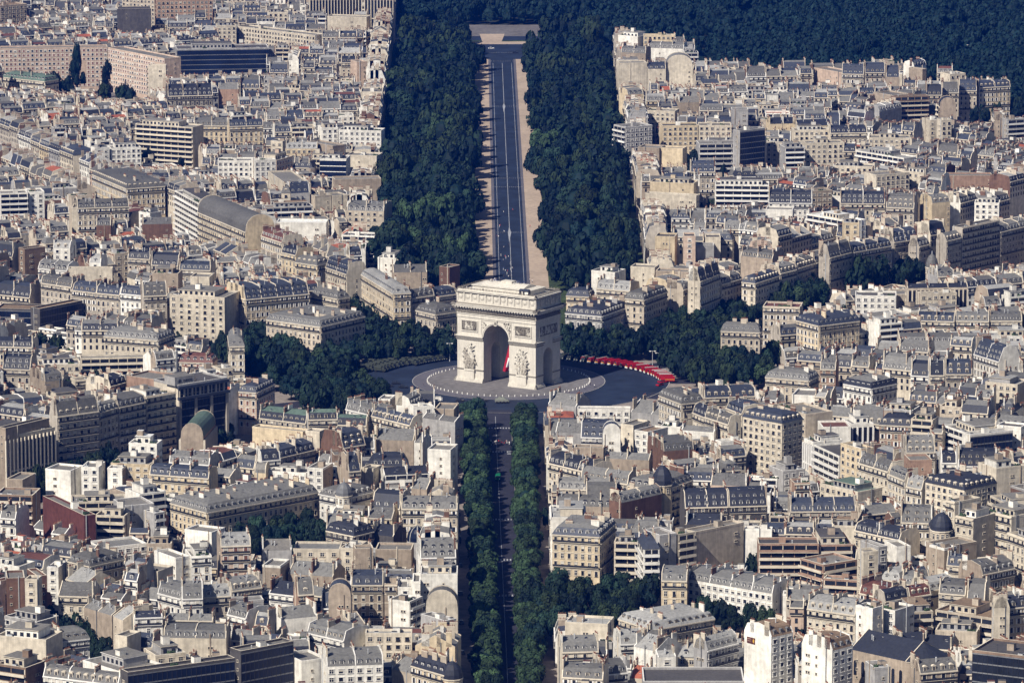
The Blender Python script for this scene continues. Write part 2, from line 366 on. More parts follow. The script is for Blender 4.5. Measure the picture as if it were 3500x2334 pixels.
# ------------------------------------------------------------------ the buildings one can pick out in the photograph
CROP = {a+str(i+1): (ox, oy) for a, oy in (('A',0),('B',580),('C',1160),('D',1734)) for i, ox in enumerate((0,870,1740,2600))}
def F(c, x, y): ox, oy = CROP[c]; return ox+x*.38265, oy+y*.38265
HEROES = []
def h(c, pts, ze=24, d=13, st='h', wall='cream', roof='zinc', rt='mansard', b=None, lb=None, lm=None, ss=None, side=None, slope=None, turn=False, kind='apartment_building', **k):
    P = []
    for q in range(0, len(pts), 2):
        cc = c if not isinstance(c, tuple) else c[q//2]
        P.append(F(cc, pts[q], pts[q+1]))
    c1 = c if not isinstance(c, tuple) else c[0]
    G = [at(px, py, ze) for px, py in P]
    if len(P) == 3:
        (Lp, Cp, Rp), (L_, C_, R_) = P, G
        u, v = R_-C_, L_-C_
        a1, a2 = math.atan2(u.y,u.x), math.atan2(v.y,v.x)-math.pi/2
        w1, w2 = abs(Rp[0]-Cp[0])+1, abs(Lp[0]-Cp[0])+1
        ang = (a1*w1+a2*w2)/(w1+w2); ang = max(.08, min(1.45, ang))
        cx = proj(C_)[0]
        uu = Vector((math.cos(ang), math.sin(ang), 0)); vv = Vector((-math.sin(ang), math.cos(ang), 0))
        w = max(5., (Rp[0]-Cp[0])/(proj(C_+uu)[0]-cx)); d = max(5., (Lp[0]-Cp[0])/(proj(C_+vv)[0]-cx)); w, d = min(w,60,u.length*1.2+1), min(d,60,v.length*1.2+1)
        o, S_ = C_, {'F': st, 'L': ss or st}
    else:
        u = G[1]-G[0]; ang = math.atan2(u.y,u.x); w = u.length; o = G[0]
        S_ = {'F': st}
        if abs(ang) > .12: S_['L' if ang > 0 else 'R'] = ss or 'n'
        elif ss: S_['L'] = ss; S_['R'] = ss
        if turn:
            o = G[1]; w, d = d, w; ang += math.pi/2; S_ = {'F': st, 'B': st}
    ys = [p[1] for p in P]; xs = [p[0] for p in P]
    bb = F(c1, 0, b)[1] if b else max(ys)+34
    s = Bld(x=o.x, y=o.y, ang=ang, w=w, d=d, ze=ze, rt=rt, wall=wall, side=side, roof=roof, slope=slope, st=S_, hero=(min(xs), max(xs), min(ys), bb), seed=len(HEROES)+1, lb=lb, lm=lm, kind=kind, px=P, turned=turn, **k)
    HEROES.append(s); return s
# --- top left
h('A1',(0,440,960,425),30,13,'s','pink','gravel','flat',690,'long pinkish apartment slab with rows of reddish windows behind the conifer','pink apartment slab',ex='bare',kind='apartment_block')
h('A1',(965,432,1470,530),30,13,'s','pink','gravel','flat',790,'second wing of the pinkish apartment slab, bending away to the right',None,ex='bare',kind='apartment_block')
h('A1',(1325,590,1480,590),26,18,'n','cream','gravel','flat',775,'plain cream end block in front of the pinkish slab wing',ex='bare',kind='apartment_block',ss='b')
h('A1',(1580,445,2400,432),26,22,'g','grey','tar','flat',650,'long dark blue glass office with white plant rooms on its roof near the top edge','blue glass office',ex='',kind='office_building')
h('A1',(20,690,400,730),14,14,'h','cream','copper','hip',780,'low building with green copper hipped roof in front of the pinkish slab','green copper roof',ss='h')
h('A1',(1050,88,1350,84),32,14,'n','dark','tar','flat',265,'tall dark windowless tower block near the top edge','dark tower block',ex='bare',kind='apartment_block')
h('A1',(1210,1110,1720,1145),27,14,'b','cream','gravel','flat',1480,'cream block with stacked long white balconies above small trees','stacked balcony block',kind='apartment_block')
h('A1',(1735,1125,2040,1125),25,13,'h','yellow','zinc','mansard',1260,'yellowish stone house right of the stacked balcony block')
h('A1',(2045,1130,2350,1120),25,13,'h','yellow','slateb','mansard',1265,'yellowish house with blue slate mansard and arched dormers')
h('A1',(0,60,240,40),30,16,'s','tan','earth','flat',200,'tall tan block in the top left corner of the picture',ss='s',kind='apartment_block')
h('A1',(1090,-20,1380,0),34,14,'s','warm','gravel','flat',75,kind='apartment_block')
h('A1',(1400,10,1900,0),34,14,'s','rose','gravel','flat',75,kind='apartment_block')
h('A1',(990,1330,1260,1320),24,12,'s','white','tar','flat',1480,kind='apartment_block')
h('A1',(1500,860,1900,850),22,14,'h','dark','slate','tall',960,'dark slate double mansard dotted with round dormers near the blue glass office')
h('A1',(1950,800,2130,800),22,12,'n','rose','zinc','gable',930)
h('A1',(1940,235,2110,232),26,12,'s','cream','gravel','flat',330,kind='apartment_block')
h(('A1','A2'),(2120,240,540,322),24,12,'s','cream','gravel','flat',385,'long cream block with square windows and two stair towers near the top edge',kind='apartment_block')
h('A2',(490,-10,960,-14),34,14,'r','cream','gravel','flat',75,'tall block with vertical pale ribs touching the top edge',ex='bare',kind='office_building')
h('A2',(980,-12,1240,-10),34,12,'r','pink','gravel','flat',80,ex='bare',kind='office_building')
h('A2',(650,150,1000,160),24,12,'n','cream','gravel','flat',250,'plain cream wall with a few small windows near the top centre',ex='bare',kind='apartment_block')
h('A2',(300,540,395,540),24,40,'b','white','zinc','mansard',660,'long dark sided block with a bright white gable end','white gable end',turn=True,side='white')
h('A2',(775,560,905,560),18,11,'h','warm','slate','mansard',660,'small stone house with dark slate mansard beside a tall blank wall')
h('A2',(915,560,1005,555),24,12,'n','pink','gravel','flat',705,ex='bare')
h('A2',(600,1150,745,1145),26,12,'s','white','tar','flat',1280,'white flats with a projecting stair bay left of the wooded avenue',kind='apartment_block')
h('A2',(750,1165,1130,1175),25,12,'s','white','tar','flat',1275,kind='apartment_block')
h('A2',(145,1265,250,1270),24,11,'s','cream','gravel','flat',1385,kind='apartment_block')
h('A2',(580,1420,820,1425),26,14,'g','white','tar','flat',1560,'white framed grid block with dark glazing beside the wooded avenue','white grid block',ex='white',kind='office_building')
h('A2',(820,1390,1090,1400),24,14,'n','cream','gravel','flat',1480,kind='apartment_block')
h('A2',(470,1270,700,1310),24,10,'n','tan','gravel','flat',1340,ex='bare')
h('A2',(280,1330,560,1330),22,10,'s','yellow','pale','mansard',1340)
h('A2',(0,1440,190,1430),27,12,'s','white','gravel','flat',1568,'white flats with rounded bays at the left of the white grid block',kind='apartment_block')
h(('A1','A2'),(1945,1440,-5,1440),27,12,'s','white','gravel','flat',1568,'tall white flats with many small windows','white flats',kind='apartment_block')
h('A2',(195,1440,340,1400),25,12,'s','pink','gravel','flat',1500,kind='apartment_block')
# --- left, second row
h('B1',(0,220,250,212),28,13,'b','white','gravel','flat',410,'white balconied slab at the left edge, longer of two joined blocks','white balconied slab',kind='apartment_block')
h('B1',(258,205,395,200),28,13,'s','white','gravel','flat',410,'plainer white end block joined to the balconied slab at left edge',kind='apartment_block')
h('B1',(820,60,1130,170,1475,150),24,13,'h','yellow','lead','hip',290,'large corner house with brown grey hipped mansard on the diagonal street','hipped corner house')
h('B1',(1560,190,1785,315),27,12,'b','white','tar','flat',480,'white flats facing left with balconies, beside the vaulted grey hall',ss='n',kind='apartment_block')
h('B1',(1765,380,2195,560),24,17,'a','yellow','lead','barrel',640,'long yellowish hall under a grey vaulted roof on the diagonal street','vaulted grey hall',rh=9)
h('B1',(640,345,800,345),24,14,'n','cream','gravel','flat',560,'plain cream block below the white balconied slab',ss='n')
h('B1',(690,345,1150,330),25,12,'h','cream','lead','mansard',420)
h('B1',(1275,490,1540,485),20,11,'n','brick','lead','gable',600,'windowless brown brick wall left of the vaulted grey hall','brown brick wall')
h('B1',(860,500,990,500),19,12,'n','brick','lead','mansard',590,turn=False)
h('B1',(1240,380,1340,395),24,9,'s','white','tar','flat',480,kind='apartment_block')
h('B1',(165,690,220,715,405,690),25,12,'n','brown','gravel','flat',900,'bare brown block with a pale left side near left edge',ss='s',ex='bare')
h('B1',(475,700,625,705),24,12,'s','white','pale','mansard',850)
h('B1',(340,880,600,905),19,12,'h','white','zinc','mansard',960)
h('B1',(610,890,1000,890),19,11,'n','cream','gravel','flat',990,ex='bare')
h('B1',(800,830,900,835),22,10,'s','white','pale','mansard',920)
h('B1',(1360,930,1590,935),24,12,'n','tan','gravel','flat',1060,'square tan block with few windows and plants on its flat roof',ex='')
h('B1',(1700,960,1870,965),24,12,'n','cream','gravel','flat',1080,'smooth cream block with one small window above the big square window office',ex='bare')
h('B1',(1140,790,1340,800),21,11,'h','stone','slate','mansard',850)
h('B1',(1350,850,1590,860),21,11,'h','stone','slate','tall',900)
h('B1',(1600,890,1880,900),20,11,'h','stone','slateb','mansard',950)
h('B1',(365,1010,640,1050),20,11,'h','stone','lead','mansard',1090)
h('B1',(645,1075,860,1100),20,11,'h','stone','slateb','mansard',1130)
h('B1',(860,1100,1070,1120),20,11,'h','stone','slateb','mansard',1150)
h('B1',(1075,1105,1290,1125),21,11,'h','white','slateb','mansard',1180)
h('B1',(1280,1130,1490,1120),22,13,'h','stone','lead','tall',1240)
h('B1',(-40,1245,350,1255),13,46,'g','dark','earth','flat',1330,'low dark glass building with a broad earth brown roof at the left edge','earth brown roof',ex='bare',kind='office_building')
h('B1',(355,1250,735,1175),13,30,'g','dark','earth','flat',1270,'second wing of the low dark glass building with brown roof',ex='bare',kind='office_building')
h('B1',(740,1170,1160,1225),12,24,'g','dark','earth','flat',1280,ex='bare',kind='office_building')
h('B1',(330,1290,620,1295),8,14,'r','stone','gravel','flat',1360,'small stone pavilion with slit windows in front of the dark glass building',ex='bare',kind='office_building')
h('B1',(1515,1120,2005,1150),27,20,'s','cream','gravel','flat',1410,'cream office with a regular grid of dark square windows','square window office',sp=3.6,kind='office_building')
h(('B1','B1','B2'),(2015,1085,2190,1160,490,1105),24,15,'h','yellow','slateb','tall',1400,'big ornate yellow corner building with steep slate roof and curved gable','ornate yellow building')
h('B1',(925,1480,1410,1525,1555,1400),24,13,'h','cream','zinc','hip',1560,'pale corner house with blue grey hip mansard, its right side in deep shadow')
h(('C1','C1','B2'),(1630,70,2050,62,-90,1520),22,13,'h','cream','zinc','hip',130,'white corniced house with curved zinc roof beside the trees')
h('C1',(1580,200,1900,210),14,10,'h','pink','rust','hip',230,'low pink walled house with reddish hipped roof half behind plants')
# --- left of the arch
h('B2',(60,590,245,650),22,13,'h','cream','rust','mansard',720,'house with red patched roof on the diagonal street')
h('B2',(240,735,370,765),22,12,'h','yellow','slate','mansard',850)
h('B2',(365,835,560,855,660,845),21,13,'h','yellow','lead','hip',930,'yellow corner house with grey hipped roof on the diagonal street')
h('B2',(635,870,825,935),22,12,'h','cream','slateb','tall',1000,'house with tall dark mansard, two rows of dormers, on the diagonal street')
h('B2',(825,965,1240,1110,1395,1115),23,14,'h','yellow','pale','hip',1370,'narrow pale roofed corner house ending the row left of the arch','pale corner house')
h('B2',(505,1110,745,1155,850,1140),21,13,'h','cream','lead','hip',1230,'cream house with grey hip mansard between ornate yellow building and trees')
h('B2',(1400,1150,1605,1120),20,12,'h','stone','lead','mansard',1180)
h('B2',(1610,1135,1805,1110),20,12,'h','cream','slateb','mansard',1180)
h('B2',(1440,1255,1620,1295,1800,1270),19,13,'h','stone','lead','hip',1400,'low corner house with dark dormers directly left of the arch','dormer house beside the arch')
h('B2',(100,1350,590,1405,990,1330),20,14,'h','warm','zinc','hip',1490,'long mansion with zinc mansard and tall chimneys above the plaza trees','plaza mansion')
h('B2',(195,475,640,480),17,12,'n','white','white','flat',595,'pale panelled low building left of the wooded avenue','pale panelled building',ex='bare')
h('B2',(780,590,1070,600),16,12,'b','white','tar','flat',620,kind='apartment_block')
h('B2',(825,365,1155,375),22,22,'s','warm','zinc','mansard',490,'house with broad zinc roof at the edge of the wooded avenue')
h('B2',(700,240,830,230),22,12,'n','cream','gravel','flat',330,ex='bare')
h('B2',(90,345,520,330),20,14,'b','grey','earth','flat',380,'flat brown roof with a dark terrace below it',kind='apartment_block')
h('B2',(310,215,490,205),22,12,'n','grey','slateb','tall',300,ss='n')
h('B2',(240,210,320,210),24,8,'s','cream','lead','hip',300,'narrow cream turret house with pointed grey roof')
h('B2',(120,20,290,140),27,14,'n','cream','gravel','flat',140,ex='bare')
h('B2',(715,95,1130,85),23,12,'n','tan','gravel','flat',140,ex='bare')
h('B2',(1100,790,1310,800),17,14,'n','white','gravel','flat',860,ex='')
h('B2',(1240,920,1540,915),17,12,'n','tan','lead','gable',975)
h('B2',(1650,870,1740,880),20,10,'n','brick','gravel','flat',960,ex='bare')
# --- right of the wooded avenue, top
h('A3',(975,320,1150,335),25,13,'n','white','gravel','flat',420,'white walled flats at the far corner of the wooded avenue',kind='apartment_block')
h('A3',(1200,318,1480,320),26,14,'s','yellow','tar','flat',410,'yellow flats with reddish windows at the edge of the wood','yellow flats by the wood',kind='apartment_block')
h('A3',(985,570,1232,566),26,14,'n','cream','gravel','flat',780,'tall bright blank cream wall beside the wooded avenue','bright blank wall',ex='bare')
h('A3',(1236,618,1400,618),22,13,'n','cream','slateb','mansard',700)
h('A3',(1405,600,1640,600),23,16,'n','pink','zinc','barrel',740,'blank pinkish gable with rounded top behind a lone tree',turn=True,rh=8,side='cream')
h('A3',(1040,1145,1280,1125),27,14,'s','grey','gravel','flat',1370,'grey rounded flats on the wooded avenue corner','grey rounded flats',ss='b',kind='apartment_block')
h('A3',(1370,1130,1690,1125),25,13,'s','yellow','tar','flat',1390,'cream yellow flats with dark brown shutters and a planted roof terrace',kind='apartment_block')
h('A3',(1695,1125,1985,1125),25,13,'s','cream','tar','flat',1200,kind='apartment_block')
h('A3',(1695,1290,2065,1285),23,14,'b','grey','gravel','flat',1450,'grey block of long balconies left of the dark glass tower',kind='apartment_block')
h('A3',(2062,1175,2285,1150),31,13,'g','grey','tar','flat',1470,'dark blue glass tower with thin white floor lines','dark glass tower',kind='office_building')
h('A3',(1150,1320,1340,1330),24,13,'n','tan','gravel','flat',1400,ex='bare')
h('A3',(1350,1325,1550,1335),24,9,'n','yellow','gravel','flat',1460,'bright cream blank wall with a drain pipe in front of the yellow flats',ex='bare')
h('A3',(1520,920,1715,915),21,12,'n','tan','gravel','gable',1000)
h('A3',(1990,985,2135,985),30,10,'n','grey','zinc','flat',1080,'pale grey cube rising behind the dark glass tower',ex='bare')
h('A3',(1220,990,1480,1000),24,12,'s','cream','gravel','flat',1090,kind='apartment_block')
h('A3',(1060,850,1200,840),20,12,'n','yellow','zinc','mansard',900)
h('A3',(1000,470,1220,480),22,12,'n','tan','lead','mansard',540)
h('A3',(1240,430,1560,440),22,12,'n','white','zinc','mansard',530)
h('A4',(475,612,720,655),24,12,'n','pink','gravel','flat',735,'long blank pinkish wall at the edge of the wood','pinkish blank wall',ex='bare')
h('A4',(725,660,920,665),23,12,'h','stone','slateb','tall',740,side='tan')
h('A4',(930,650,1110,650),23,12,'h','stone','slateb','tall',700,side='tan')
h('A4',(1120,690,1240,690),23,12,'n','stone','slateb','tall',720,side='tan')
h('A4',(1275,590,1370,600),24,14,'n','white','slateb','mansard',690,turn=True,side='white')
h('A4',(1445,625,1480,620),24,12,'n','tan','gravel','flat',700,ex='bare')
h('A4',(1690,670,1830,660),24,12,'s','cream','gravel','flat',740,kind='apartment_block')
h('A4',(1950,785,2230,770),23,14,'h','yellow','slateb','mansard',850,'house wrapped in dark bluish scaffolding near the right edge of town','scaffolded house')
h('A4',(1480,850,1620,850),22,12,'h','warm','slate','tall',900,side='tan')
h('A4',(1625,830,1770,830),22,12,'h','warm','lead','tall',880,side='tan')
h('A4',(1775,810,1930,810),22,12,'h','warm','slateb','tall',870,side='tan')
h('A4',(1600,960,1745,960),22,11,'h','tan','slate','barrel',1030,'tan blank gable with round top and dark mansard behind it','round tan gable',turn=True,rh=6,side='tan')
h('A4',(1005,830,1185,860),27,14,'n','tan','gravel','flat',940,'stained tan blank wall left of dark balconied flats',ex='bare')
h('A4',(1190,870,1500,860),26,14,'b','brown','tar','flat',1080,'brown flats with dark balconies and white roof rooms','brown balconied flats',kind='apartment_block')
h('A4',(1060,1000,1260,960),22,12,'n','grey','pale','mansard',1090)
h('A4',(1510,1080,1610,1075),26,12,'s','cream','gravel','flat',1250,'cream tower flats, left of two joined towers',kind='apartment_block')
h('A4',(1615,1080,1705,1075),26,13,'s','cream','gravel','flat',1260,kind='apartment_block')
h('A4',(2090,1080,2200,1080),24,20,'h','tan','lead','mansard',1240,'big tan blank gable with mansard outline at right edge','big tan gable',turn=True,side='tan')
h('A4',(2205,1075,2360,1065),25,14,'b','grey','gravel','flat',1240,kind='apartment_block')
h('A4',(300,1170,610,1165),22,12,'s','cream','plant' if False else 'tar','flat',1250,kind='apartment_block')
h('A4',(80,1110,320,1105),21,12,'n','yellow','slate','gable',1140)
h('A4',(330,1130,640,1120),21,12,'s','yellow','slate','gable',1160)
h('A4',(400,1285,740,1280),25,13,'s','cream','gravel','flat',1470,'cream flats with brown window blinds right of balconied flats',kind='apartment_block')
h('A4',(215,1325,395,1320),24,13,'b','grey','gravel','flat',1470,kind='apartment_block')
h('A4',(620,1190,950,1185),21,13,'h','cream','slate','mansard',1250)
h('A4',(965,1235,1330,1240),21,14,'s','cream','gravel','flat',1280,kind='apartment_block')
h('A4',(850,1350,1280,1420),20,12,'b','white','pale','flat',1460,'long low white terrace with a row of small windows',kind='apartment_block')
h('A4',(50,1270,200,1275),21,12,'s','stone','gravel','flat',1450,kind='apartment_block')
# --- right, second row
h('B3',(1260,115,1650,130),24,12,'n','yellow','gravel','flat',260,'broad bright yellowish wall with a curving white right end','bright yellow wall',ex='')
h('B3',(1215,215,1670,240),18,9,'n','cream','pale','flat',320,ex='bare')
h('B3',(1655,90,1700,90),24,14,'n','white','zinc','mansard',310,turn=False)
h('B3',(1840,140,2320,145),25,14,'b','white','tar','flat',320,'white flats with planted terraces in two tiers','white terraced flats',kind='apartment_block')
h('B3',(1620,20,1840,20),24,12,'h','stone','slateb','tall',200)
h('B3',(1305,600,1480,605),24,12,'n','yellow','tar','flat',770,'bright cream cube with a dark planted roof','bright cream cube',ex='bare')
h('B3',(1560,600,1665,600),25,12,'s','pink','tar','flat',830,'narrow pinkish block with one column of dark windows','narrow pinkish block',ex='bare',kind='apartment_block')
h('B3',(1670,680,1830,680),19,12,'n','grey','gravel','flat',780,ex='bare')
h('B3',(1755,610,1890,610),22,12,'n','cream','tar','flat',700,ex='bare')
h('B3',(735,905,945,925),20,12,'n','white','gravel','flat',975,ex='')
h('B3',(1085,870,1300,880),21,10,'n','cream','gravel','flat',950,ex='bare')
h('B3',(1310,910,1600,920),20,10,'n','tan','gravel','flat',980,ex='bare')
h('B3',(2070,770,2352,800),23,13,'n','tan','lead','mansard',900)
h('B3',(2140,700,2352,700),22,13,'n','tan','zinc','mansard',720,turn=True,side='pink')
h('B3',(780,1060,1080,1085),21,12,'h','cream','pale','mansard',1170,'cream house with pale mansard and white shutters right of the arch')
h('B3',(510,1125,715,1135),18,11,'h','yellow','slateb','hip',1160,'small house with pointed dark hip roof and pale chimneys beside the arch')
h('B3',(500,1285,830,1310,1080,1235),17,13,'h','grey','slate','hip',1440,'low dark mansion with black slate mansard immediately right of the arch','dark slate mansion')
h('B3',(1035,1150,1205,1165,1415,1090),22,14,'h','warm','lead','hip',1350,'brown stone corner house at the foot of the right hand avenue')
h('B3',(1420,1050,1550,1012),22,13,'h','yellow','zinc','mansard',1180)
h('B3',(1555,1075,1710,1030),22,13,'h','warm','zinc','mansard',1180)
h('B3',(1705,1000,1885,930),25,13,'h','cream','slateb','tall',1160,'taller cream house with steep slate roof midway up the right hand row')
h('B3',(1895,1025,2080,975),22,13,'h','warm','zinc','mansard',1130)
h(('B3','B3','B4'),(2078,1000,2200,1015,170,935),22,13,'h','cream','slateb','hip',1140,'cream corner house with slate hip roof, halfway along the right hand row')
h('B4',(175,930,320,895),22,13,'h','warm','zinc','mansard',1000)
h('B4',(325,885,490,835),22,13,'h','stone','lead','mansard',960)
h('B4',(495,835,610,800),22,13,'h','stone','lead','mansard',950)
h('B4',(615,790,810,740),23,13,'h','stone','lead','tall',900)
h('B4',(830,740,1170,680),25,13,'h','stone','slateb','mansard',870,'long dark house with slate mansard behind a big street tree')
h('B4',(1190,650,1410,620),25,13,'h','stone','slateb','tall',830)
h('B4',(1415,690,1510,665),23,13,'h','stone','lead','mansard',820)
h('B4',(1515,590,1655,565),26,13,'h','stone','slate','tall',760,'house with very tall black mansard and bright left gable','tall black mansard',side='cream')
h('B4',(1660,640,1790,610),23,13,'h','stone','zinc','mansard',740)
h('B4',(1800,525,2130,455),28,24,'a','stone','gravel','flat',690,'large grey office with tight rows of windows and a set back top floor','large grey office',sp=2.2,kind='office_building')
h('B4',(2140,560,2400,500),24,13,'h','stone','zinc','mansard',660)
h('B4',(845,1130,1210,1135),22,14,'s','white','tar','flat',1280,'white office with big windows under a planted roof','white planted office',kind='office_building')
h('B4',(1215,1120,1430,1110),20,14,'n','warm','gravel','flat',1230,ex='bare')
h('B4',(1430,1115,1750,1105),21,14,'s','cream','tar','flat',1240,kind='office_building')
h('B4',(1310,1060,1850,1050),24,16,'r','warm','slate','gable',1090,'broad dark pitched roof above the cream office',kind='office_building')
h('B4',(320,1345,520,1395,885,1350),24,15,'h','yellow','slateb','hip',1540,'yellow corner house with blue slate hipped mansard and dark balconies','yellow hipped house')
h('B4',(1400,1345,1730,1355),20,12,'h','cream','slateb','mansard',1400)
h('B4',(1740,1350,2040,1355),20,12,'h','cream','zinc','mansard',1400)
h('B4',(2050,1350,2335,1350),20,12,'h','cream','lead','mansard',1400)
h('B4',(45,360,285,365),22,12,'n','white','gravel','flat',440,'plain white wall at the centre of right roofs',ex='bare')
h('B4',(410,400,800,470),20,12,'b','white','white','flat',500,kind='apartment_block')
h('B4',(70,295,460,300),22,12,'h','white','slate','tall',340,'three part dark mansard with pale dormers')
h('B4',(710,300,1110,305),22,13,'h','cream','slate','tall',350,'twin dark mansards divided by pale party walls')
h('B4',(1120,335,1370,345),21,12,'h','stone','lead','tall',400)
h('B4',(455,200,640,190),24,12,'s','tan','gravel','flat',330,'tan flats with red awnings',kind='apartment_block',awn=True)
h('B4',(1030,55,1330,30),25,13,'s','cream','gravel','flat',190,'cream flats with square windows, right of centre among roofs',kind='apartment_block')
h('B4',(1420,270,1530,300),20,12,'n','yellow','zinc','mansard',340,turn=True,side='yellow')
h('B4',(1910,300,2130,305),19,11,'s','white','gravel','flat',350,kind='apartment_block')
h('B4',(740,480,880,480),24,10,'s','yellow','gravel','flat',600,kind='apartment_block')
h('B4',(1680,60,2070,60),20,12,'n','rose','gravel','flat',160,ex='bare')
h('B4',(660,-30,1000,-20),20,12,'s','cream','gravel','flat',30,kind='apartment_block')
h(('B3','B3','C4'),(1890,1445,2240,1455,40,-70),22,14,'h','warm','lead','hip',1568,'pale corner mansion with grey mansard and pink chimneys right of plaza trees')
h(('B4',),(20,1225,350,1240),22,14,'h','warm','rust','flat',1330) if False else h('B4',(20,1225,350,1235),21,14,'h','warm','rust','flat',1330,kind='apartment_building')
# --- left, third row
h('C1',(720,175,1310,160),17,20,'b','cream','zinc','flat',260,'low modern office with a long white terrace and blue grey roof','low terrace office',ex='bare',kind='office_building')
h('C1',(345,235,715,225),18,14,'s','cream','tar','flat',290,kind='office_building')
h('C1',(265,320,400,380),23,16,'n','tan','lead','mansard',500,'tan gable with grey mansard behind the long avenue row',turn=True,side='tan')
h('C1',(400,375,640,385),19,12,'s','cream','tar','flat',500,kind='apartment_block')
h('C1',(670,370,920,350),20,13,'h','cream','tar','flat',480)
h('C1',(985,420,1130,380),22,14,'h','cream','slate','mansard',450,side='cream')
h('C1',(1130,330,1490,380),26,16,'n','rose','gravel','flat',430,'blank orange tan wall beside the glass fronted block')
h('C1',(40,880,490,790),31,20,'r','cream','tar','flat',1200,'big stone ribbed block at left end of the broad avenue row','ribbed avenue block',side='cream',kind='office_building')
h('C1',(50,800,480,700),35,14,'n','tan','tar','flat',780,ex='bare',kind='office_building')
h('C1',(510,690,880,640),31,16,'a','stone','lead','tall',1000,'ornate dark house with big arched windows in the broad avenue row')
h('C1',(885,655,1055,605),30,15,'h','stone','zinc','mansard',950)
h('C1',(1060,610,1300,560),31,15,'a','stone','lead','mansard',890)
h('C1',(1305,520,1570,475),32,16,'a','warm','zinc','flat',840,'brown stone house next to the glass fronted block',kind='apartment_building')
PUB = h('C1',(1590,415,2030,345),32,18,'g','grey','tar','flat',700,'dark glass fronted block with stone piers and a white rooftop sign','glass fronted block',side='cream',kind='office_building')
h('C1',(-60,60,290,70),21,12,'h','cream','slate','mansard',220)
h('C1',(20,260,270,270),19,12,'h','stone','slate','tall',390)
h(('C1','C2'),(2130,470,290-2274,410),20,16,'h','pink','slateb','hip',620,'ornate pinkish mansion with dark mansard between avenue and plaza trees','pinkish mansion') if False else h('C1',(2130,470,2290,475,2470,415),20,16,'h','pink','slateb','hip',620,'ornate pinkish mansion with dark mansard between avenue and plaza trees','pinkish mansion')
h('C1',(1615,870,1815,875),19,30,'r','rose','copper','barrel',1000,'tan round gable with greenish vaulted roof and ribbed side','green vaulted hall',turn=True,rh=6,side='tan',kind='office_building')
h('C1',(2015,960,2130,965),20,11,'s','tan','gravel','flat',1000,kind='apartment_block')
h('C1',(990,1110,1335,1125),25,14,'s','yellow','gravel','flat',1300,'yellowish stepped house with a white penthouse at its left end','stepped yellow house',kind='apartment_building')
h('C1',(1150,930,1400,940),29,9,'s','white','white','flat',1060,'white penthouse block with a roof terrace',kind='apartment_block')
h('C1',(1510,1095,1870,1120),25,12,'h','grey','zinc','mansard',1170)
h('C1',(1335,1200,1865,1240),23,10,'h','yellow','slateb','mansard',1320,'yellow house with a row of glassy dormers in blue slate')
h('C1',(405,1160,630,1180),23,12,'n','white','gravel','flat',1300,'white blank cube, left of two near the left edge','white blank cube',ex='bare')
h('C1',(725,1145,880,1150),25,12,'s','white','gravel','flat',1310,kind='apartment_block')
h('C1',(960,1155,1090,1160),23,12,'s','white','earth','flat',1280,kind='apartment_block',side='tan')
h('C1',(60,1250,200,1260),23,14,'n','tan','gravel','flat',1380,ex='bare')
h(('C1','C1','C2'),(1490,1500,1850,1545,585,1400),20,14,'h','yellow','zinc','hip',1740,shrink=True,lb='long curved corner house of yellow stone with balconies and mansard',lm='long yellow corner house')
h(('C1','D1','D1'),(375,1400,752,80,838,70),27,14,'n','maroon','gravel','flat',345,'windowless dark red brick slab with a narrow cream end','dark red brick slab',ex='')
h('D1',(850,75,1110,85),22,14,'b','cream','tar','flat',270,'cream terraced flats beside the dark red brick slab',kind='apartment_block')
h('C1',(1120,1495,1375,1470),24,14,'n','grey','gravel','flat',1568,'pale grey blank wall with a few pairs of small windows','pale grey blank wall',ex='bare')
h('C1',(1380,1560,1470,1545),22,12,'b','grey','zinc','flat',1568,kind='apartment_block')
h('C1',(640,1460,1120,1450),21,14,'b','cream','gravel','flat',1568,kind='apartment_block')
h('C1',(1250,1390,1480,1360),22,13,'b','white','zinc','flat',1480,kind='apartment_block')
h('C1',(-40,1390,290,1400),22,14,'b','brown','gravel','flat',1500,kind='apartment_block')
# --- below left of the arch
h('C2',(815,620,1040,675),22,13,'h','white','zinc','mansard',715,'white house with zinc mansard nearest the plaza, left of front avenue','white plaza end house')
h('C2',(1045,680,1390,765),20,12,'h','cream','slateb','mansard',800,'house with a row of dormer towers in blue slate, seen from the left')
h('C2',(1105,535,1210,540),24,10,'n','white','gravel','flat',620,ex='bare',side='tan')
h('C2',(1265,590,1400,600),23,14,'n','white','zinc','mansard',680,turn=True,side='white')
h('C2',(1420,610,1600,600),23,12,'s','white','gravel','flat',720,kind='apartment_block')
h('C2',(1610,625,1780,630),22,14,'n','tan','gravel','flat',700,ex='bare')
h('C2',(40,700,460,750),22,13,'h','stone','copper','mansard',790,'first green roofed house near the centre, with blue awning','green roofed house',slope='slate')
h('C2',(475,715,740,710),22,13,'h','stone','copper','mansard',790,'second green roofed house with a row of dark slate dormers',slope='slate')
h('C2',(720,760,1000,770),19,12,'h','cream','copper','mansard',820,slope='slate')
h('C2',(-20,785,430,830),20,11,'n','yellow','gravel','flat',950,'long plain cream wall below the green roofed houses','long cream wall',ex='bare')
h('C2',(455,820,580,830),21,11,'n','cream','gravel','flat',960,ex='bare')
h('C2',(790,970,990,935),22,15,'h','brick','slateb','tall',1010,'house with triple row slate mansard and brown brick gable','brick gabled mansard',side='brick')
h('C2',(645,880,760,900),21,14,'n','brick','lead','gable',990,ex='nodorm')
h('C2',(1085,895,1420,905),22,14,'n','tan','zinc','gable',1060,'bare patched brick wall left of the bright white wall',ex='nodorm')
h('C2',(1425,920,1500,925),22,12,'n','white','zinc','gable',1100)
h('C2',(1545,985,1750,995),24,13,'n','white','gravel','flat',1190,'bright white blank wall beside the front avenue','bright white wall',ex='bare')
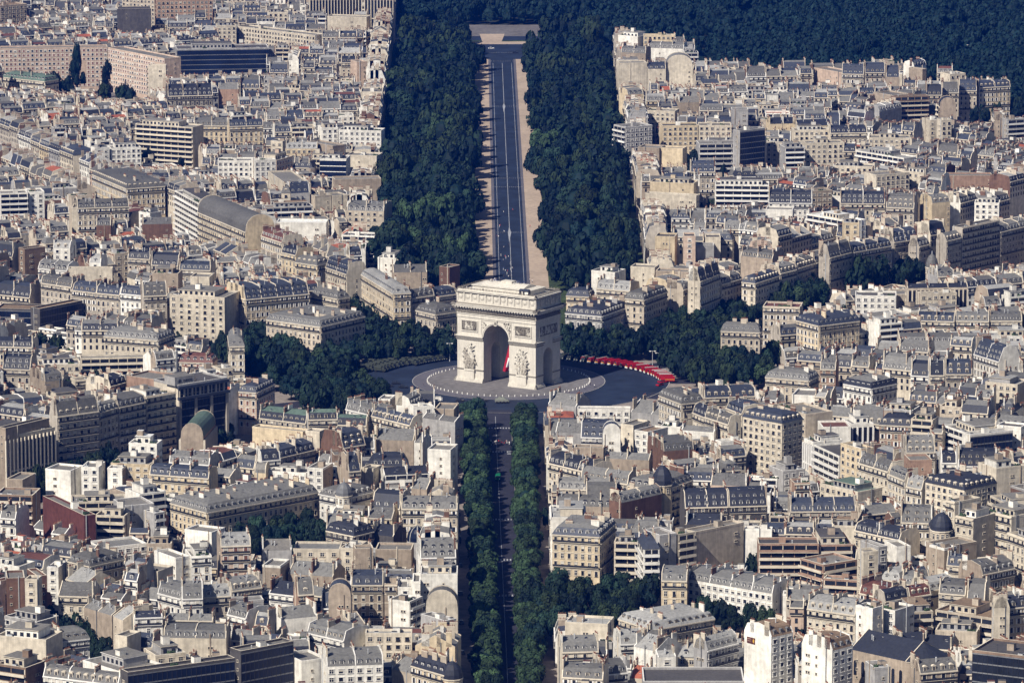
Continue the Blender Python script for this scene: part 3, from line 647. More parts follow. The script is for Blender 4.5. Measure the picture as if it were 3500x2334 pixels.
h('C2',(1040,1135,1380,1130),18,14,'h','dark','slate','hip',1170,'dark house with pale flat topped slate hip roof')
h('C2',(1160,1215,1560,1195),17,12,'b','white','slate','gable',1290,'white low building with a plain dark pitched roof')
h('C2',(960,1150,1060,1160),19,12,'n','cream','gravel','flat',1300,ex='bare')
h('C2',(470,1150,610,1160),23,12,'s','white','gravel','flat',1335,'white flats with small windows and a stone side wall',kind='apartment_block',side='tan')
h('C2',(655,1135,760,1140),20,11,'s','white','zinc','flat',1330,kind='apartment_block')
h('C2',(710,1040,840,1035),24,11,'n','brown','gravel','flat',1160,ex='bare')
h('C2',(840,1180,950,1170),22,13,'h','stone','slateb','tall',1300,side='tan')
h('C2',(220,1060,540,985),21,13,'h','stone','slateb','mansard',1090,'slate roofed house with a line of pale round dormers')
h('C2',(60,1085,230,1070),20,12,'h','white','slate','mansard',1120)
h('C2',(0,1190,100,1195),18,14,'n','yellow','gravel','barrel',1230,'small cream cone topped turret among roofs',rh=6)
h('C2',(120,1180,460,1200),19,12,'s','white','gravel','flat',1260,kind='apartment_block')
DOM1 = h('C2',(580,1400,800,1420,1060,1385),20,13,'h','white','lead','hip',1480,'white corner house with a small glazed corner dome','small domed corner house')
h('C2',(1050,1490,1300,1510),21,13,'h','cream','slate','tall',1530,'dark slate tall mansard beside the front avenue')
h(('C2','D2'),(1310,1510,1812,14),24,13,'h','cream','zinc','mansard',310,'cream balconied house with zinc mansard at edge of the front avenue','balconied house')
h('C2',(1550,1390,1750,1395),21,13,'n','white','tan' if False else 'gravel','gable',1400,turn=True,side='cream')
h('C2',(1400,1330,1540,1340),20,13,'n','tan','zinc','gable',1400)
h('C2',(1500,700,1790,740),19,14,'n','grey','lead','gable',800)
# --- below right of the arch
h('C3',(610,625,1080,630),14,16,'s','white','zinc','flat',720,'low curved white building with a band of windows below the plaza','curved white building',ex='bare',kind='office_building')
h('C3',(350,575,600,600),15,15,'n','grey','zinc','gable',650)
h('C3',(1340,495,1540,575,1740,555),22,14,'h','cream','lead','hip',720,'stone corner mansion with grey mansard right below the plaza','plaza corner mansion')
h('C3',(1745,520,2200,505),20,13,'h','cream','slateb','mansard',560,'long low wing with a line of square dormers behind the corner mansion')
h('C3',(1090,645,1450,690),16,16,'n','grey','zinc','gable',770,'plain grey shed roof below the plaza shrubs')
h('C3',(640,870,930,880),25,13,'h','slate' if False else 'grey','slateb','tall',960,'tall blue slate mansard with pale balconies in shade','blue slate mansard')
h('C3',(840,850,995,850),26,16,'n','white','slateb','barrel',985,'bright white blank gable with one curved shoulder','curved white gable',turn=True,rh=6,side='white')
h('C3',(415,830,690,840),23,12,'n','grey','zinc','gable',960,'flat grey blank wall in shade left of the blue slate mansard',ex='nodorm')
h('C3',(1000,760,1110,775),25,13,'n','cream','gravel','flat',1010,ex='bare')
h('C3',(1120,815,1240,835),25,14,'s','white','earth','flat',1060,'white flats with a column of windows and a brown brick side','white window column block',kind='apartment_block',ex='bare')
h('C3',(1235,925,1380,1000),22,14,'n','brick','lead','mansard',1110,'brown brick mansard gable right of the white flats',turn=True,side='brick')
h('C3',(350,1100,745,1195),22,12,'h','cream','slate','mansard',1230,'house with plain dark slate slope at edge of the front avenue, facing left')
h('C3',(1060,1290,1370,1345,1640,1220),25,14,'a','yellow','zinc','hip',1500,'ornate yellow corner house with octagonal slate cupola','cupola corner house')
h(('C3','C4','C4'),(2085,650,192,750,375,610),29,14,'s','cream','slateb','hip',1060,'big pale corner office with even windows, its right side in dark shade','big corner office',sp=2.7,kind='office_building')
h('C3',(1940,610,2080,665),26,13,'h','cream','slateb','mansard',830)
h('C3',(1750,690,1960,760),23,12,'h','cream','lead','mansard',830)
h('C3',(1640,650,1760,700),22,12,'h','cream','slate','mansard',790)
h('C3',(1570,1500,1960,1490),23,14,'h','dark','slate','tall',1568,'left half of the long black slate mansard with square dormers','black slate mansard')
h(('C3','C4'),(1965,1490,60,1480),23,14,'h','dark','slate','tall',1568,'right half of the long black slate mansard with brick chimneys')
h('C3',(1800,1300,2120,1310),21,14,'n','pink','lead','gable',1420,ex='nodorm')
h('C3',(1590,940,1660,945),22,10,'s','cream','gravel','flat',1000,kind='apartment_block')
h('C3',(1350,780,1530,790),21,10,'n','white','gravel','flat',870,ex='')
h('C3',(1540,810,1830,830),18,14,'n','white','zinc','gable',880)
h('C3',(580,970,840,975),21,10,'n','tan','gravel','flat',1060,ex='bare')
h('C3',(840,1060,1250,1080),20,10,'n','tan','zinc','gable',1110,ex='nodorm')
h('C3',(640,1230,1060,1290),21,12,'h','stone','zinc','mansard',1330)
h('C3',(430,1330,900,1350),21,13,'h','stone','zinc','mansard',1400)
h('C3',(690,1440,960,1440),21,12,'h','stone','lead','tall',1480)
h('C3',(420,1480,1000,1500),20,13,'n','tan','lead','mansard',1540)
h('C3',(1000,1460,1360,1380),22,13,'n','brick','zinc','mansard',1540)
h('C4',(40,335,430,370,520,310),21,14,'h','warm','zinc','hip',410,'pale brown mansion with zinc hipped roof and pink chimneys')
h('C4',(530,265,670,270),22,12,'h','rose','zinc','mansard',400)
h('C4',(740,420,990,440,1235,420),21,14,'h','white','zinc','hip',550,'white corner house with dark dormered mansard','white corner house',slope='slate')
h('C4',(280,500,495,510),19,16,'n','white','gravel','flat',590,'long white blank wall above the red roofed office',ex='bare')
h('C4',(555,790,805,785),20,22,'n','white','rust','flat',850,'office with a flat dark red roof','red roofed office',ex='bare',kind='office_building')
h('C4',(810,765,1010,755),20,14,'r','white','zinc','flat',830,kind='office_building')
h('C4',(1060,760,1360,775),21,13,'h','rose','slate','hip',940,'pink brick mansion with black slate mansard','pink brick mansion')
h('C4',(388,890,470,925),24,14,'r','white','tar','flat',1120,kind='office_building')
h('C4',(475,945,700,1050),24,16,'b','white','tar','flat',1200,'white office with strong dark horizontal bands facing left','dark banded office',kind='office_building',ex='bare')
h('C4',(715,930,895,985),26,14,'s','yellow','gravel','flat',1250,'yellow flats with orange awnings','orange awning flats',kind='apartment_block',awn2=True)
h('C4',(875,1100,1140,1180),25,14,'h','cream','lead','mansard',1400,'long cream house with grey mansard facing left, in the right hand street')
h('C4',(1145,1200,1290,1260),24,14,'h','cream','zinc','mansard',1400)
h('C4',(1300,1310,1440,1340),22,13,'h','cream','pale','mansard',1500)
h('C4',(1330,1085,1530,1080),23,12,'n','rose','gravel','flat',1190,ex='bare')
h('C4',(1630,770,1870,855),22,16,'b','white','gravel','flat',930,'long white office with square windows','long white office',kind='office_building')
h('C4',(1870,860,2250,820),20,16,'g','white','pale','flat',950,kind='office_building')
h('C4',(2110,770,2325,790),24,9,'n','white','tar','flat',840,ex='bare')
h('C4',(1470,1270,1820,1345,2110,1280),27,15,'s','cream','slate','hip',1560,'cream office under a huge flat black roof','huge black roof',kind='office_building')
h('C4',(2105,1160,2360,1130),27,14,'n','cream','gravel','flat',1280,'tall plain cream wall near right edge','tall plain wall')
h('C4',(2050,1400,2275,1520),25,14,'b','cream','gravel','flat',1568,kind='apartment_block')
h('C4',(1615,1100,1750,1100),23,13,'h','white','slate','mansard',1180)
h('C4',(1765,1130,2110,1130),23,13,'h','white','slate','tall',1230,'white house with two rows of square slate dormers')
h('C4',(1295,1010,1560,1005),21,12,'h','stone','zinc','tall',1030)
h('C4',(265,1535,850,1530),22,12,'h','stone','slateb','mansard',1568,'long house with a neat row of white dormers below banded office')
h('C4',(530,1290,870,1370),20,14,'s','cream','copper','flat',1400,kind='office_building')
h('C4',(300,1290,440,1285),24,9,'h','rose','plant' if False else 'tar','flat',1420,'narrow pink building with tall arched window and roof garden')
h('C4',(1905,130,2130,200),22,12,'h','white','slateb','tall',300)
h('C4',(1340,320,1500,330),22,12,'h','white','slate','tall',380,side='cream')
h('C4',(1510,320,1640,320),22,12,'h','cream','slate','tall',390)
h('C4',(1650,310,1890,310),21,12,'h','stone','slateb','tall',380)
# --- bottom left
h('D1',(605,490,805,525,1110,470),24,14,'h','warm','lead','hip',600,'tan corner house with a broad grey hipped roof','broad hipped house')
h('D1',(1570,460,1700,440),24,16,'n','white','gravel','flat',680,'white gable wall with a long slanted edge','slanted white wall',ex='bare')
h('D1',(1705,445,1890,435),24,13,'h','white','gravel','flat',610,'white flats with dark windows beside the slanted white wall',kind='apartment_block')
h('D1',(1970,345,2240,335),26,14,'a','pink','pale','mansard',600,'pinkish flats with planted balconies and brown side wall','planted balcony flats',side='tan')
h('D1',(1650,200,1890,230),25,10,'n','white','gravel','flat',300,ex='bare')
h('D1',(910,370,1310,325),17,14,'s','white','zinc','flat',400,kind='office_building',ex='bare')
h('D1',(1310,330,1530,330),20,12,'s','tan','gravel','flat',410,kind='apartment_block')
h('D1',(1410,760,1620,815),22,13,'h','white','zinc','mansard',890)
h('D1',(1625,815,1810,810),22,13,'h','white','zinc','tall',900,'white house with two big framed dormers in a pale mansard')
h('D1',(1815,800,2060,785),22,13,'h','stone','pale','mansard',830)
h('D1',(2070,745,2340,710),22,13,'h','stone','zinc','mansard',790)
h('D1',(60,640,220,635),27,13,'n','brick','gravel','flat',940,'dark brick tower, left of a pair at the left edge','dark brick tower pair',ex='bare')
h('D1',(222,645,330,650),26,11,'s','cream','gravel','flat',900,kind='apartment_block',ex='bare')
h('D1',(332,620,418,612),27,13,'n','brick','gravel','flat',930,'dark brick tower, right of a pair at the left edge',ex='bare')
h('D1',(590,635,760,690),21,14,'h','cream','pale','gable',750)
h('D1',(520,785,830,795),20,14,'h','cream','lead','gable',980,'cream house with shallow grey hipped roof behind dark trees')
h('D1',(750,890,1000,965),20,9,'n','tan','zinc','gable',1110,'long bare brick wall facing left','long bare brick wall',ex='nodorm')
h('D1',(1010,970,1100,1010),22,13,'n','warm','pale','gable',1110)
h('D1',(1200,985,1450,975),22,13,'h','white','slate','gable',1110,'white house with plain dark slate roof and big windows')
h('D1',(1030,1145,1135,1160),25,9,'n','cream','gravel','flat',1300,'cream chimney like stair tower beside dark trees',ex='bare')
h('D1',(1135,1225,1360,1255),19,12,'h','rose','slateb','mansard',1330,'orange brick house with blue slate mansard','orange brick house')
h('D1',(1460,1000,1900,1010),20,13,'h','cream','zinc','gable',1060)
h('D1',(1460,1160,2020,1170),21,13,'n','cream','lead','mansard',1250)
h('D1',(2030,950,2200,990),22,13,'h','white','zinc','mansard',1040)
h('D1',(1930,850,2352,830),18,20,'n','grey','zinc','flat',900,ex='bare')
h('D1',(1390,1330,1660,1300),21,12,'s','cream','gravel','flat',1360,kind='apartment_block')
h('D1',(1140,1480,2140,1345),30,26,'g','dark','tar','flat',1568,'big dark glass office with pale parapet along the bottom edge','big dark glass office',kind='office_building')
h(('D1','D2'),(2150,1290,345,1200),30,24,'g','dark','gravel','flat',1568,'taller right wing of the dark glass office at the bottom edge',kind='office_building')
h('D1',(385,1500,1270,1610),26,16,'h','white','lead','mansard',1568,'white hotel like house with round dormers at the bottom edge','white round dormer house')
h('D1',(740,1370,1120,1490),28,18,'n','white','gravel','flat',1500,'white blank block with open roof boxes near the bottom edge')
h('D1',(-30,1150,410,1190),27,14,'n','cream','gravel','flat',1330,'big plain cream block in bottom left corner','plain cream corner block')
h('D1',(-30,1400,230,1440),24,12,'b','brown','gravel','flat',1568,kind='apartment_block')
h('D1',(40,975,330,1030),21,12,'s','grey','gravel','flat',1110,kind='apartment_block')
h('D1',(290,1180,420,1210,800,1180),22,13,'h','white','zinc','hip',1290,'pale zinc mansard house behind the cream corner block')
h('D1',(420,540,520,545),22,12,'s','white','gravel','flat',690,kind='apartment_block')
h('D1',(0,90,140,100),24,14,'h','white','lead','mansard',230)
# --- bottom centre left
h('D2',(345,375,760,380),22,13,'s','cream','zinc','flat',520,'cream offices with metal roof and barred windows','cream barred offices',ex='bare',sp=4.2,kind='office_building')
h('D2',(765,365,898,375),24,14,'s','cream','gravel','flat',520,'cream flats with white shutters and tan side',kind='apartment_block',side='tan')
h('D2',(900,375,1060,370),24,12,'n','tan','gravel','flat',550,'plain tan brown wall with a steel flue','tan flue wall',ex='bare')
h('D2',(70,385,330,380),22,12,'n','grey','gravel','gable',550,'weathered grey gable wall',ex='nodorm')
h('D2',(1080,380,1400,385),19,12,'n','tan','gravel','flat',480,ex='bare')
h('D2',(1480,450,1800,440),23,13,'h','white','zinc','tall',490,'zinc mansard with two rows of dormers above a white wall')
h('D2',(640,215,890,255,1065,225),19,16,'h','dark','slate','hip',300,'dark slate mansion with pale flat roof','dark slate hall',slope='slate')
h('D2',(1010,90,1230,100),21,12,'h','yellow','lead','gable',190)
h('D2',(1050,240,1240,260),17,12,'n','dark','slate','gable',290)
h('D2',(865,690,1150,690),25,13,'h','tan','slateb','mansard',1000,'warm tan house with four rows of windows','warm tan house')
h('D2',(1160,690,1275,690),25,12,'h','tan','gravel','flat',960)
h('D2',(660,800,860,800),25,9,'n','tan','slateb','barrel',1000,'tan brick blank gable with shouldered top','shouldered tan gable',turn=True,rh=5,side='tan')
h('D2',(1280,720,1410,720),24,13,'s','white','gravel','flat',960,'white flats with grey shutters beside the big white wall',kind='apartment_block')
h('D2',(1410,670,1480,670),27,14,'n','white','gravel','flat',830,ex='bare')
h('D2',(1482,602,1812,602),29,14,'n','white','gravel','flat',900,'huge white blank wall at the edge of the front avenue','huge white wall')
h('D2',(1530,906,1815,908),23,8,'n','cream','lead','barrel',930,'cream gable under a rounded zinc vault beside the huge white wall','zinc vaulted gable',turn=True,rh=9,side='cream')
h('D2',(1385,850,1500,800),22,9,'b','white','gravel','flat',1010,kind='apartment_block')
h('D2',(990,1130,1405,1130),23,14,'s','cream','pale','flat',1310,'cream office with a pale curved parapet and dark glass band','curved parapet office',kind='office_building')
h('D2',(1435,1240,1790,1250),21,18,'n','yellow','zinc','gable',1255,'bright cream pointed gable','bright pointed gable',turn=True,side='yellow')
h('D2',(645,1420,1150,1400),27,16,'s','white','zinc','mansard',1568,'large white hotel with arched dormers at the bottom edge','large white hotel')
h('D2',(420,1380,640,1350),25,14,'n','white','gravel','flat',1568,'white blank flank of the bottom hotel',ex='bare')
h('D2',(470,1115,800,1190),21,14,'h','white','zinc','mansard',1230,'white house with big slanted dormers')
h('D2',(240,1000,560,970),20,12,'n','white','zinc','gable',1090)
h('D2',(385,780,530,770),22,12,'h','rose','zinc','tall',900,'brick and white house with large dormer frames')
h('D2',(130,760,385,790),21,13,'h','white','slate','gable',900)
h('D2',(70,520,230,530),23,12,'n','white','gravel','flat',690,ex='bare',side='tan')
h('D2',(300,590,700,620),19,14,'n','tan','zinc','gable',650)
h('D2',(1225,1440,1400,1480),22,13,'n','warm','zinc','gable',1568)
TUR = h('D2',(1400,1440,1700,1495,1820,1490),23,13,'h','yellow','slate','hip',1568,'yellow corner house with a small round slate turret at the bottom edge','turret corner house')
h('D2',(1700,1020,1800,1000),24,14,'b','grey','gravel','flat',1230,kind='apartment_block')
h('D2',(860,1060,990,1040),20,12,'n','tan','gravel','gable',1120)
# --- bottom right
h('D3',(385,240,810,262,965,165),26,14,'h','yellow','zinc','hip',650,'large cream corner house with many windows, right side in shadow','large cream corner house',slope='slateb')
h('D3',(1075,310,1200,370,1345,375),24,14,'b','white','slateb','hip',600,'white rounded flats with curving balconies and grey brick side','white rounded flats',ex='nodorm')
h('D3',(1345,255,1495,235),25,12,'n','grey','gravel','flat',510,'grey brick side wall beside the rounded flats',ex='bare')
h('D3',(1510,250,1660,225),23,12,'b','cream','gravel','flat',500,kind='apartment_block')
h('D3',(1665,225,2095,140),22,12,'n','warm','gravel','flat',470,'long plain beige wall stepping up to the right','long beige wall')
h('D3',(1580,150,1900,160),22,12,'n','dark','slate','gable',230)
h('D3',(1360,650,1590,655),21,16,'h','yellow','zinc','mansard',830,'small yellow house with zinc mansard at left of long pale office')
h('D3',(1600,640,2352,770),19,16,'s','white','zinc','mansard',850,'long pale office with a glazed zinc roof among trees','long pale office',kind='office_building',sp=2.6)
h('D3',(965,1030,1280,1090,1840,1020),17,22,'h','warm','pale','hip',1180,'freestanding villa with pale zinc roofs and tall chimneys','zinc roofed villa')
h('D3',(1770,1280,2045,1210),23,14,'a','grey','pale','mansard',1510,'house in shade with pale zinc roof left of the white tower flats')
h(('D3','D4','D4'),(2100,1118,95,1160,290,1135),31,13,'s','white','earth','mansard',1568,'bright white tower flats, left of two, with a small red sign','left white tower flats',ss='n',side='white',kind='apartment_block')
h('D3',(1115,1240,1310,1285),23,14,'n','white','pale','gable',1400,ex='nodorm',lb='white ribbed block with pale roof in front of the villa')
h('D3',(1330,1340,1490,1330),22,13,'s','white','pale','gable',1480)
h('D3',(1510,1330,1750,1340),20,13,'s','cream','pale','hip',1460)
h('D3',(470,1290,800,1280),21,12,'h','cream','zinc','mansard',1330,'zinc roofed house at the bottom of front avenue, upper of two')
h('D3',(470,1510,840,1530),23,13,'h','cream','lead','mansard',1568,'zinc roofed house at the bottom of front avenue, lower of two')
h('D3',(850,1490,1060,1470),22,13,'h','grey','lead','mansard',1568)
h('D3',(1080,1520,1230,1530),19,12,'n','cream','redtile','gable',1568,'house with a small orange tiled roof','orange tiled roof')
h('D3',(500,1030,880,1050),21,12,'n','cream','pale','flat',1120)
h('D3',(990,1220,1200,1210),21,12,'h','white','pale','mansard',1280)
h('D3',(1200,1200,1340,1210),19,12,'s','cream','lead','gable',1240)
h('D3',(1150,1580,1640,1475,2130,1590),24,30,'n','grey','tar','flat',1568,'large low dark roof at the bottom edge','large low dark roof',ex='bare') if False else h('D3',(1200,1560,2100,1560),24,20,'n','grey','tar','flat',1568,'large low dark roof at the bottom edge','large low dark roof',ex='bare')
# --- bottom right corner
CHU = h('D4',(800,1265,1300,1375),22,20,'n','tan','slate','gable',1568,'tan stone church with a dark slate roof and rounded apse','tan stone church',kind='church',ex='nodorm nochim')
h('D4',(365,1228,640,1278,825,1245),31,14,'s','white','earth','mansard',1568,'bright white tower flats, right of two, with a blue grey stripe','right white tower flats',ss='n',side='white',kind='apartment_block')
h('D4',(-20,330,520,330),20,22,'b','rose','tar','flat',420,'curved dark glass office with pinkish bands, left part','banded glass office',kind='office_building')
h('D4',(525,340,820,335),19,22,'b','rose','tar','flat',470,kind='office_building')
h('D4',(330,490,560,520,860,500),15,14,'b','rose','gravel','flat',640,'lower terrace of the dark glass office with pinkish bands',kind='office_building')
h('D4',(560,640,880,660),10,14,'b','rose','gravel','flat',760,kind='office_building')
DOM2 = h('D4',(1530,215,1710,215),24,14,'h','warm','slate','hip',260,'house with a big dark slate corner dome','big slate dome',ex='nodorm')
h('D4',(1250,130,1530,140),23,12,'h','stone','lead','tall',230)
h('D4',(840,200,1240,290),20,12,'h','cream','slate','mansard',330)
h('D4',(1655,-60,1735,-40),31,14,'h','cream','gravel','flat',150)
h('D4',(1740,80,1900,110),31,14,'h','cream','gravel','flat',260,'tall cream balconied house in the street at right edge')
h('D4',(1990,30,2240,90),31,14,'a','cream','gravel','flat',400,'tall cream flats with close set window columns at right edge','tall windowed flats',kind='apartment_block')
h('D4',(2205,230,2400,300),29,14,'h','cream','gravel','flat',560)
h('D4',(920,405,1050,395),25,14,'s','cream','gravel','flat',620,'narrow cream tower beside the banded glass office',kind='apartment_block',ex='bare')
h('D4',(1055,360,1130,350),25,13,'s','grey','gravel','flat',560,kind='apartment_block',ex='bare')
h('D4',(1215,360,1340,350),22,12,'n','white','gravel','flat',470,ex='bare')
h('D4',(1508,340,1640,375),24,11,'n','white','gravel','flat',500,side='tan')
h('D4',(1640,360,1930,310),23,11,'n','tan','gravel','flat',480,ex='bare')
h('D4',(1660,510,1820,525),20,12,'h','cream','slateb','mansard',610,'small rounded corner house with dark mansard','small rounded house')
h('D4',(1980,600,2270,540),20,13,'h','tan','lead','mansard',680,side='tan')
h('D4',(1070,640,1250,660),21,14,'h','cream','pale','hip',690,'house with pale hipped zinc roof right of the banded office')
h('D4',(1260,680,1370,690),21,13,'h','cream','zinc','mansard',720)
h('D4',(1500,745,1740,700),21,13,'h','cream','pale','mansard',790)
h('D4',(880,760,1100,810),20,14,'h','rose','rust','mansard',800)
h('D4',(1110,840,1320,800),20,14,'h','stone','slate','mansard',870)
h('D4',(1330,800,1520,770),20,13,'h','stone','rust','mansard',850)
h('D4',(415,900,845,960),24,14,'h','cream','pale','mansard',1080,'long cream house with pale roof lights and closed shutters','roof light house')
h('D4',(850,880,1000,910),27,13,'n','white','gravel','flat',1130,'white blank tower left of the horizontal banded building','white blank tower')
h('D4',(1045,900,1200,930),26,12,'s','white','gravel','flat',1160,kind='apartment_block')
h('D4',(1300,945,1540,935),21,16,'b','warm','earth','flat',1120,'left wing of flat roofed building with long horizontal bands','horizontal banded building',ex='',kind='office_building')
h('D4',(1560,920,2085,1000),21,16,'b','warm','earth','flat',1100,'right wing of flat roofed building with long horizontal bands',kind='office_building')
h('D4',(2085,900,2225,900),25,14,'n','cream','slate','mansard',1130,turn=True,side='cream')
h('D4',(2210,900,2400,880),23,14,'h','yellow','slate','mansard',1130)
h('D4',(1590,760,1830,780),22,14,'h','cream','lead','mansard',880,side='cream')
h('D4',(1840,820,2000,830),21,14,'n','cream','lead','tall',880)
h('D4',(1560,1100,1930,1120),18,14,'n','warm','gravel','flat',1200)
h('D4',(1440,1250,1700,1270),19,13,'h','tan','slate','gable',1330,'tan wing with plain dark roof behind the church')
h('D4',(1420,1480,1760,1450),20,14,'a','tan','lead','mansard',1568,'tan arcaded house right of the church')
h('D4',(1890,1280,2400,1340),29,20,'g','brown','tar','flat',1568,'dark brown gridded office in the bottom right corner','brown gridded office',kind='office_building')
h('D4',(1260,1210,1500,1190),17,12,'n','dark','slate','gable',1230)
h('D4',(1020,1440,1160,1430),26,10,'n','grey','gravel','flat',1568,ex='')
# ------------------------------------------------------------------ keeping footprints apart
def corners(rc, m=0.):
    cx, cy, hw, hd, a = rc; c, s = math.cos(a), math.sin(a); hw -= m; hd -= m
    return [(cx+c*x-s*y, cy+s*x+c*y) for x, y in ((-hw,-hd),(hw,-hd),(hw,hd),(-hw,hd))]
def overlap(a, b, m=.15):
    if (a[0]-b[0])**2+(a[1]-b[1])**2 > (math.hypot(a[2],a[3])+math.hypot(b[2],b[3]))**2: return False
    A, B = corners(a, m), corners(b, m)
    for ang in (a[4], a[4]+math.pi/2, b[4], b[4]+math.pi/2):
        c, s = math.cos(ang), math.sin(ang)
        pa = [x*c+y*s for x, y in A]; pb = [x*c+y*s for x, y in B]
        if max(pa) <= min(pb) or max(pb) <= min(pa): return False
    return True
class Grid:
    def __init__(s, c=40): s.c, s.g = c, {}
    def cells(s, rc):
        P = corners(rc); x0, x1 = min(p[0] for p in P), max(p[0] for p in P); y0, y1 = min(p[1] for p in P), max(p[1] for p in P)
        return [(i, j) for i in range(int(x0//s.c), int(x1//s.c)+1) for j in range(int(y0//s.c), int(y1//s.c)+1)]
    def hit(s, rc, m=.15):
        seen = set()
        for q in s.cells(rc):
            for k, o in s.g.get(q, ()):
                if k not in seen:
                    seen.add(k)
                    if overlap(rc, o.rect(), m): return o
        return None
    def put(s, o):
        for q in s.cells(o.rect()): s.g.setdefault(q, []).append((id(o), o))
def shift_to(s, ze):
    """same building a little taller and nearer, or lower and farther, on its own line of sight"""
    px = s.px[1] if len(s.px) == 3 or s.turned else s.px[0]
    q = at(px[0], px[1], ze); s.x, s.y, s.ze = q.x, q.y, ze
GR = Grid()
for s in sorted(HEROES, key=lambda q: -q.y):      # from the far end to the near end
    if s.turned: s.w = max(6, s.w)
    if s.__dict__.get('shrink'):
        while s.d > 12 and GR.hit(s.rect()): s.d *= .88
    for k in range(14):
        o = GR.hit(s.rect())
        if o is None: break
        if not s.turned and s.d > 7 and len(s.px) == 2: s.d = max(6.5, s.d*.8)
        elif s.turned and s.w > 8: s.w = max(7.5, s.w*.75)
        elif s.ze < 33: shift_to(s, s.ze+1.2)
        elif s.d > 5: s.d *= .8; s.w *= .95
    s.k_ = k
    s.clash = GR.hit(s.rect(), .3) is not None
    GR.put(s)
# ------------------------------------------------------------------ avenues
def unit(a): return Vector((math.sin(rad(a)), math.cos(rad(a)), 0))
AV = [(-25,17),(-60,14),(-90,14),(-120,16),(-147.6,37),(150,15),(118,15),(90,14),(62,17),(34.5,37)]   # bearing from the wooded avenue, half width
def foch(x, y): return y > 0 and -74-.0085*y < x < 73.5+.001*y
def fried(x, y): return y < 0 and -26+.010*(-y-150)*1.6 < x < 14.5+.004*(-y)
def blocked(x, y):
    if x*x+y*y < 126*126: return True
    if foch(x, y) or fried(x, y): return True
    for a, hw in AV:
        u = unit(a)
        if x*u.x+y*u.y > 0 and abs(x*u.y-y*u.x) < hw: return True
    return False
TREEPOLY = []   # filled below, areas of trees in which no house stands
def D(*p, z=8.5): return [at(p[i]*1.4887, p[i+1]*1.4887, z) for i in range(0, len(p), 2)]
def tp(*p, n=10, size=(5,7), h=(11,15), clear=True, z=8.5): TREEPOLY.append((D(*p, z=z), n, size, h, clear))
tp(515,800,600,752,700,748,800,800,805,835,700,870,560,850, n=64)
tp(805,700,860,715,1000,770,1040,770,1035,790,850,800,790,770, n=42)
tp(660,880,720,850,870,885,880,915,790,925,690,920, n=34)
tp(1292,755,1350,755,1480,770,1510,715,1570,710,1650,712,1720,690,1745,705,1650,790,1480,795,1310,790, n=84)
tp(1525,820,1600,785,1700,810,1785,815,1765,855,1620,865, n=46)
tp(1750,690,1830,668,1890,662,1880,682,1790,708, n=14, h=(14,18))
tp(1955,640,2005,628,2010,648,1960,660, n=3, size=(7,9), h=(19,23))
tp(2050,628,2110,620,2115,632,2060,642, n=4, h=(15,18))
tp(2190,598,2240,590,2355,572,2360,584,2230,606, n=8, h=(14,17))
tp(1200,1345,1320,1330,1400,1345,1500,1325,1518,1345,1500,1385,1400,1425,1300,1410,1262,1450,1205,1490, n=42, size=(4.5,7))
tp(1560,1370,1640,1360,1700,1390,1780,1420,1760,1445,1690,1420,1600,1410, n=16, size=(4,6))
tp(540,1222,640,1205,740,1208,748,1246,560,1252, n=18, size=(4.5,6.5), h=(13,16))
tp(60,1410,120,1412,180,1450,255,1490,258,1505,180,1470,100,1440, n=12, size=(4,5))
tp(1705,1290,1800,1285,1820,1305,1740,1315, n=6, size=(4,5))
tp(30,1102,130,1092,260,1048,275,1064,140,1108,40,1118, n=15, size=(4.5,6), h=(19,22), z=15)
tp(1700,1030,1740,1050,1750,1065,1715,1060, n=3, size=(4,5))
tp(1530,945,1560,960,1560,975,1535,970, n=2, size=(4,5))
tp(110,180,180,170,190,195,120,195, n=4, size=(5,6)); tp(230,200,330,210,300,218,240,214, n=5, size=(5,6))
tp(1585,376,1665,370,1670,384,1595,386, n=4, size=(7,8), h=(15,18))
tp(1545,190,1585,185,1585,192,1550,196, n=0)
tp(1290,915,1400,915,1495,910,1495,925,1400,928,1300,930, n=12, size=(2,3.4), h=(4,6))
tp(860,792,1040,778,1040,784,880,800, n=0)
tp(740,1000,750,1000,750,1004,741,1004, n=0)
tp(2330,240,2351,240,2351,262,2330,262, n=3, size=(5,6)); tp(2200,262,2290,250,2300,270,2210,272, n=3, size=(4,5))
tp(480,985,540,975,545,985,490,998, n=4, size=(3,4), h=(8,10)); tp(400,750,455,745,460,760,405,764, n=3, size=(3,4), h=(8,10))
tp(80,770,150,770,150,785,85,785, n=4, size=(3,5), h=(8,11)); tp(1300,985,1340,985,1340,990,1300,990, n=0)
def inpoly(P, x, y):
    r = False; n = len(P)
    for i in range(n):
        a, b = P[i], P[(i+1) % n]
        if (a.y > y) != (b.y > y) and x < (b.x-a.x)*(y-a.y)/(b.y-a.y)+a.x: r = not r
    return r
# line of the wood, in the picture: nothing is built beyond it on the right
WOODL = [(-200,-9999),(1350,-9999),(1900,-9999),(2090,96),(2345,104),(2372,190),(2640,222),(2960,212),(3010,195),(3400,262),(3520,350),(3800,420)]
def beyond_wood(x, y):
    px, py = proj((x, y, 25))
    return py < np.interp(px, [p[0] for p in WOODL], [p[1] for p in WOODL])
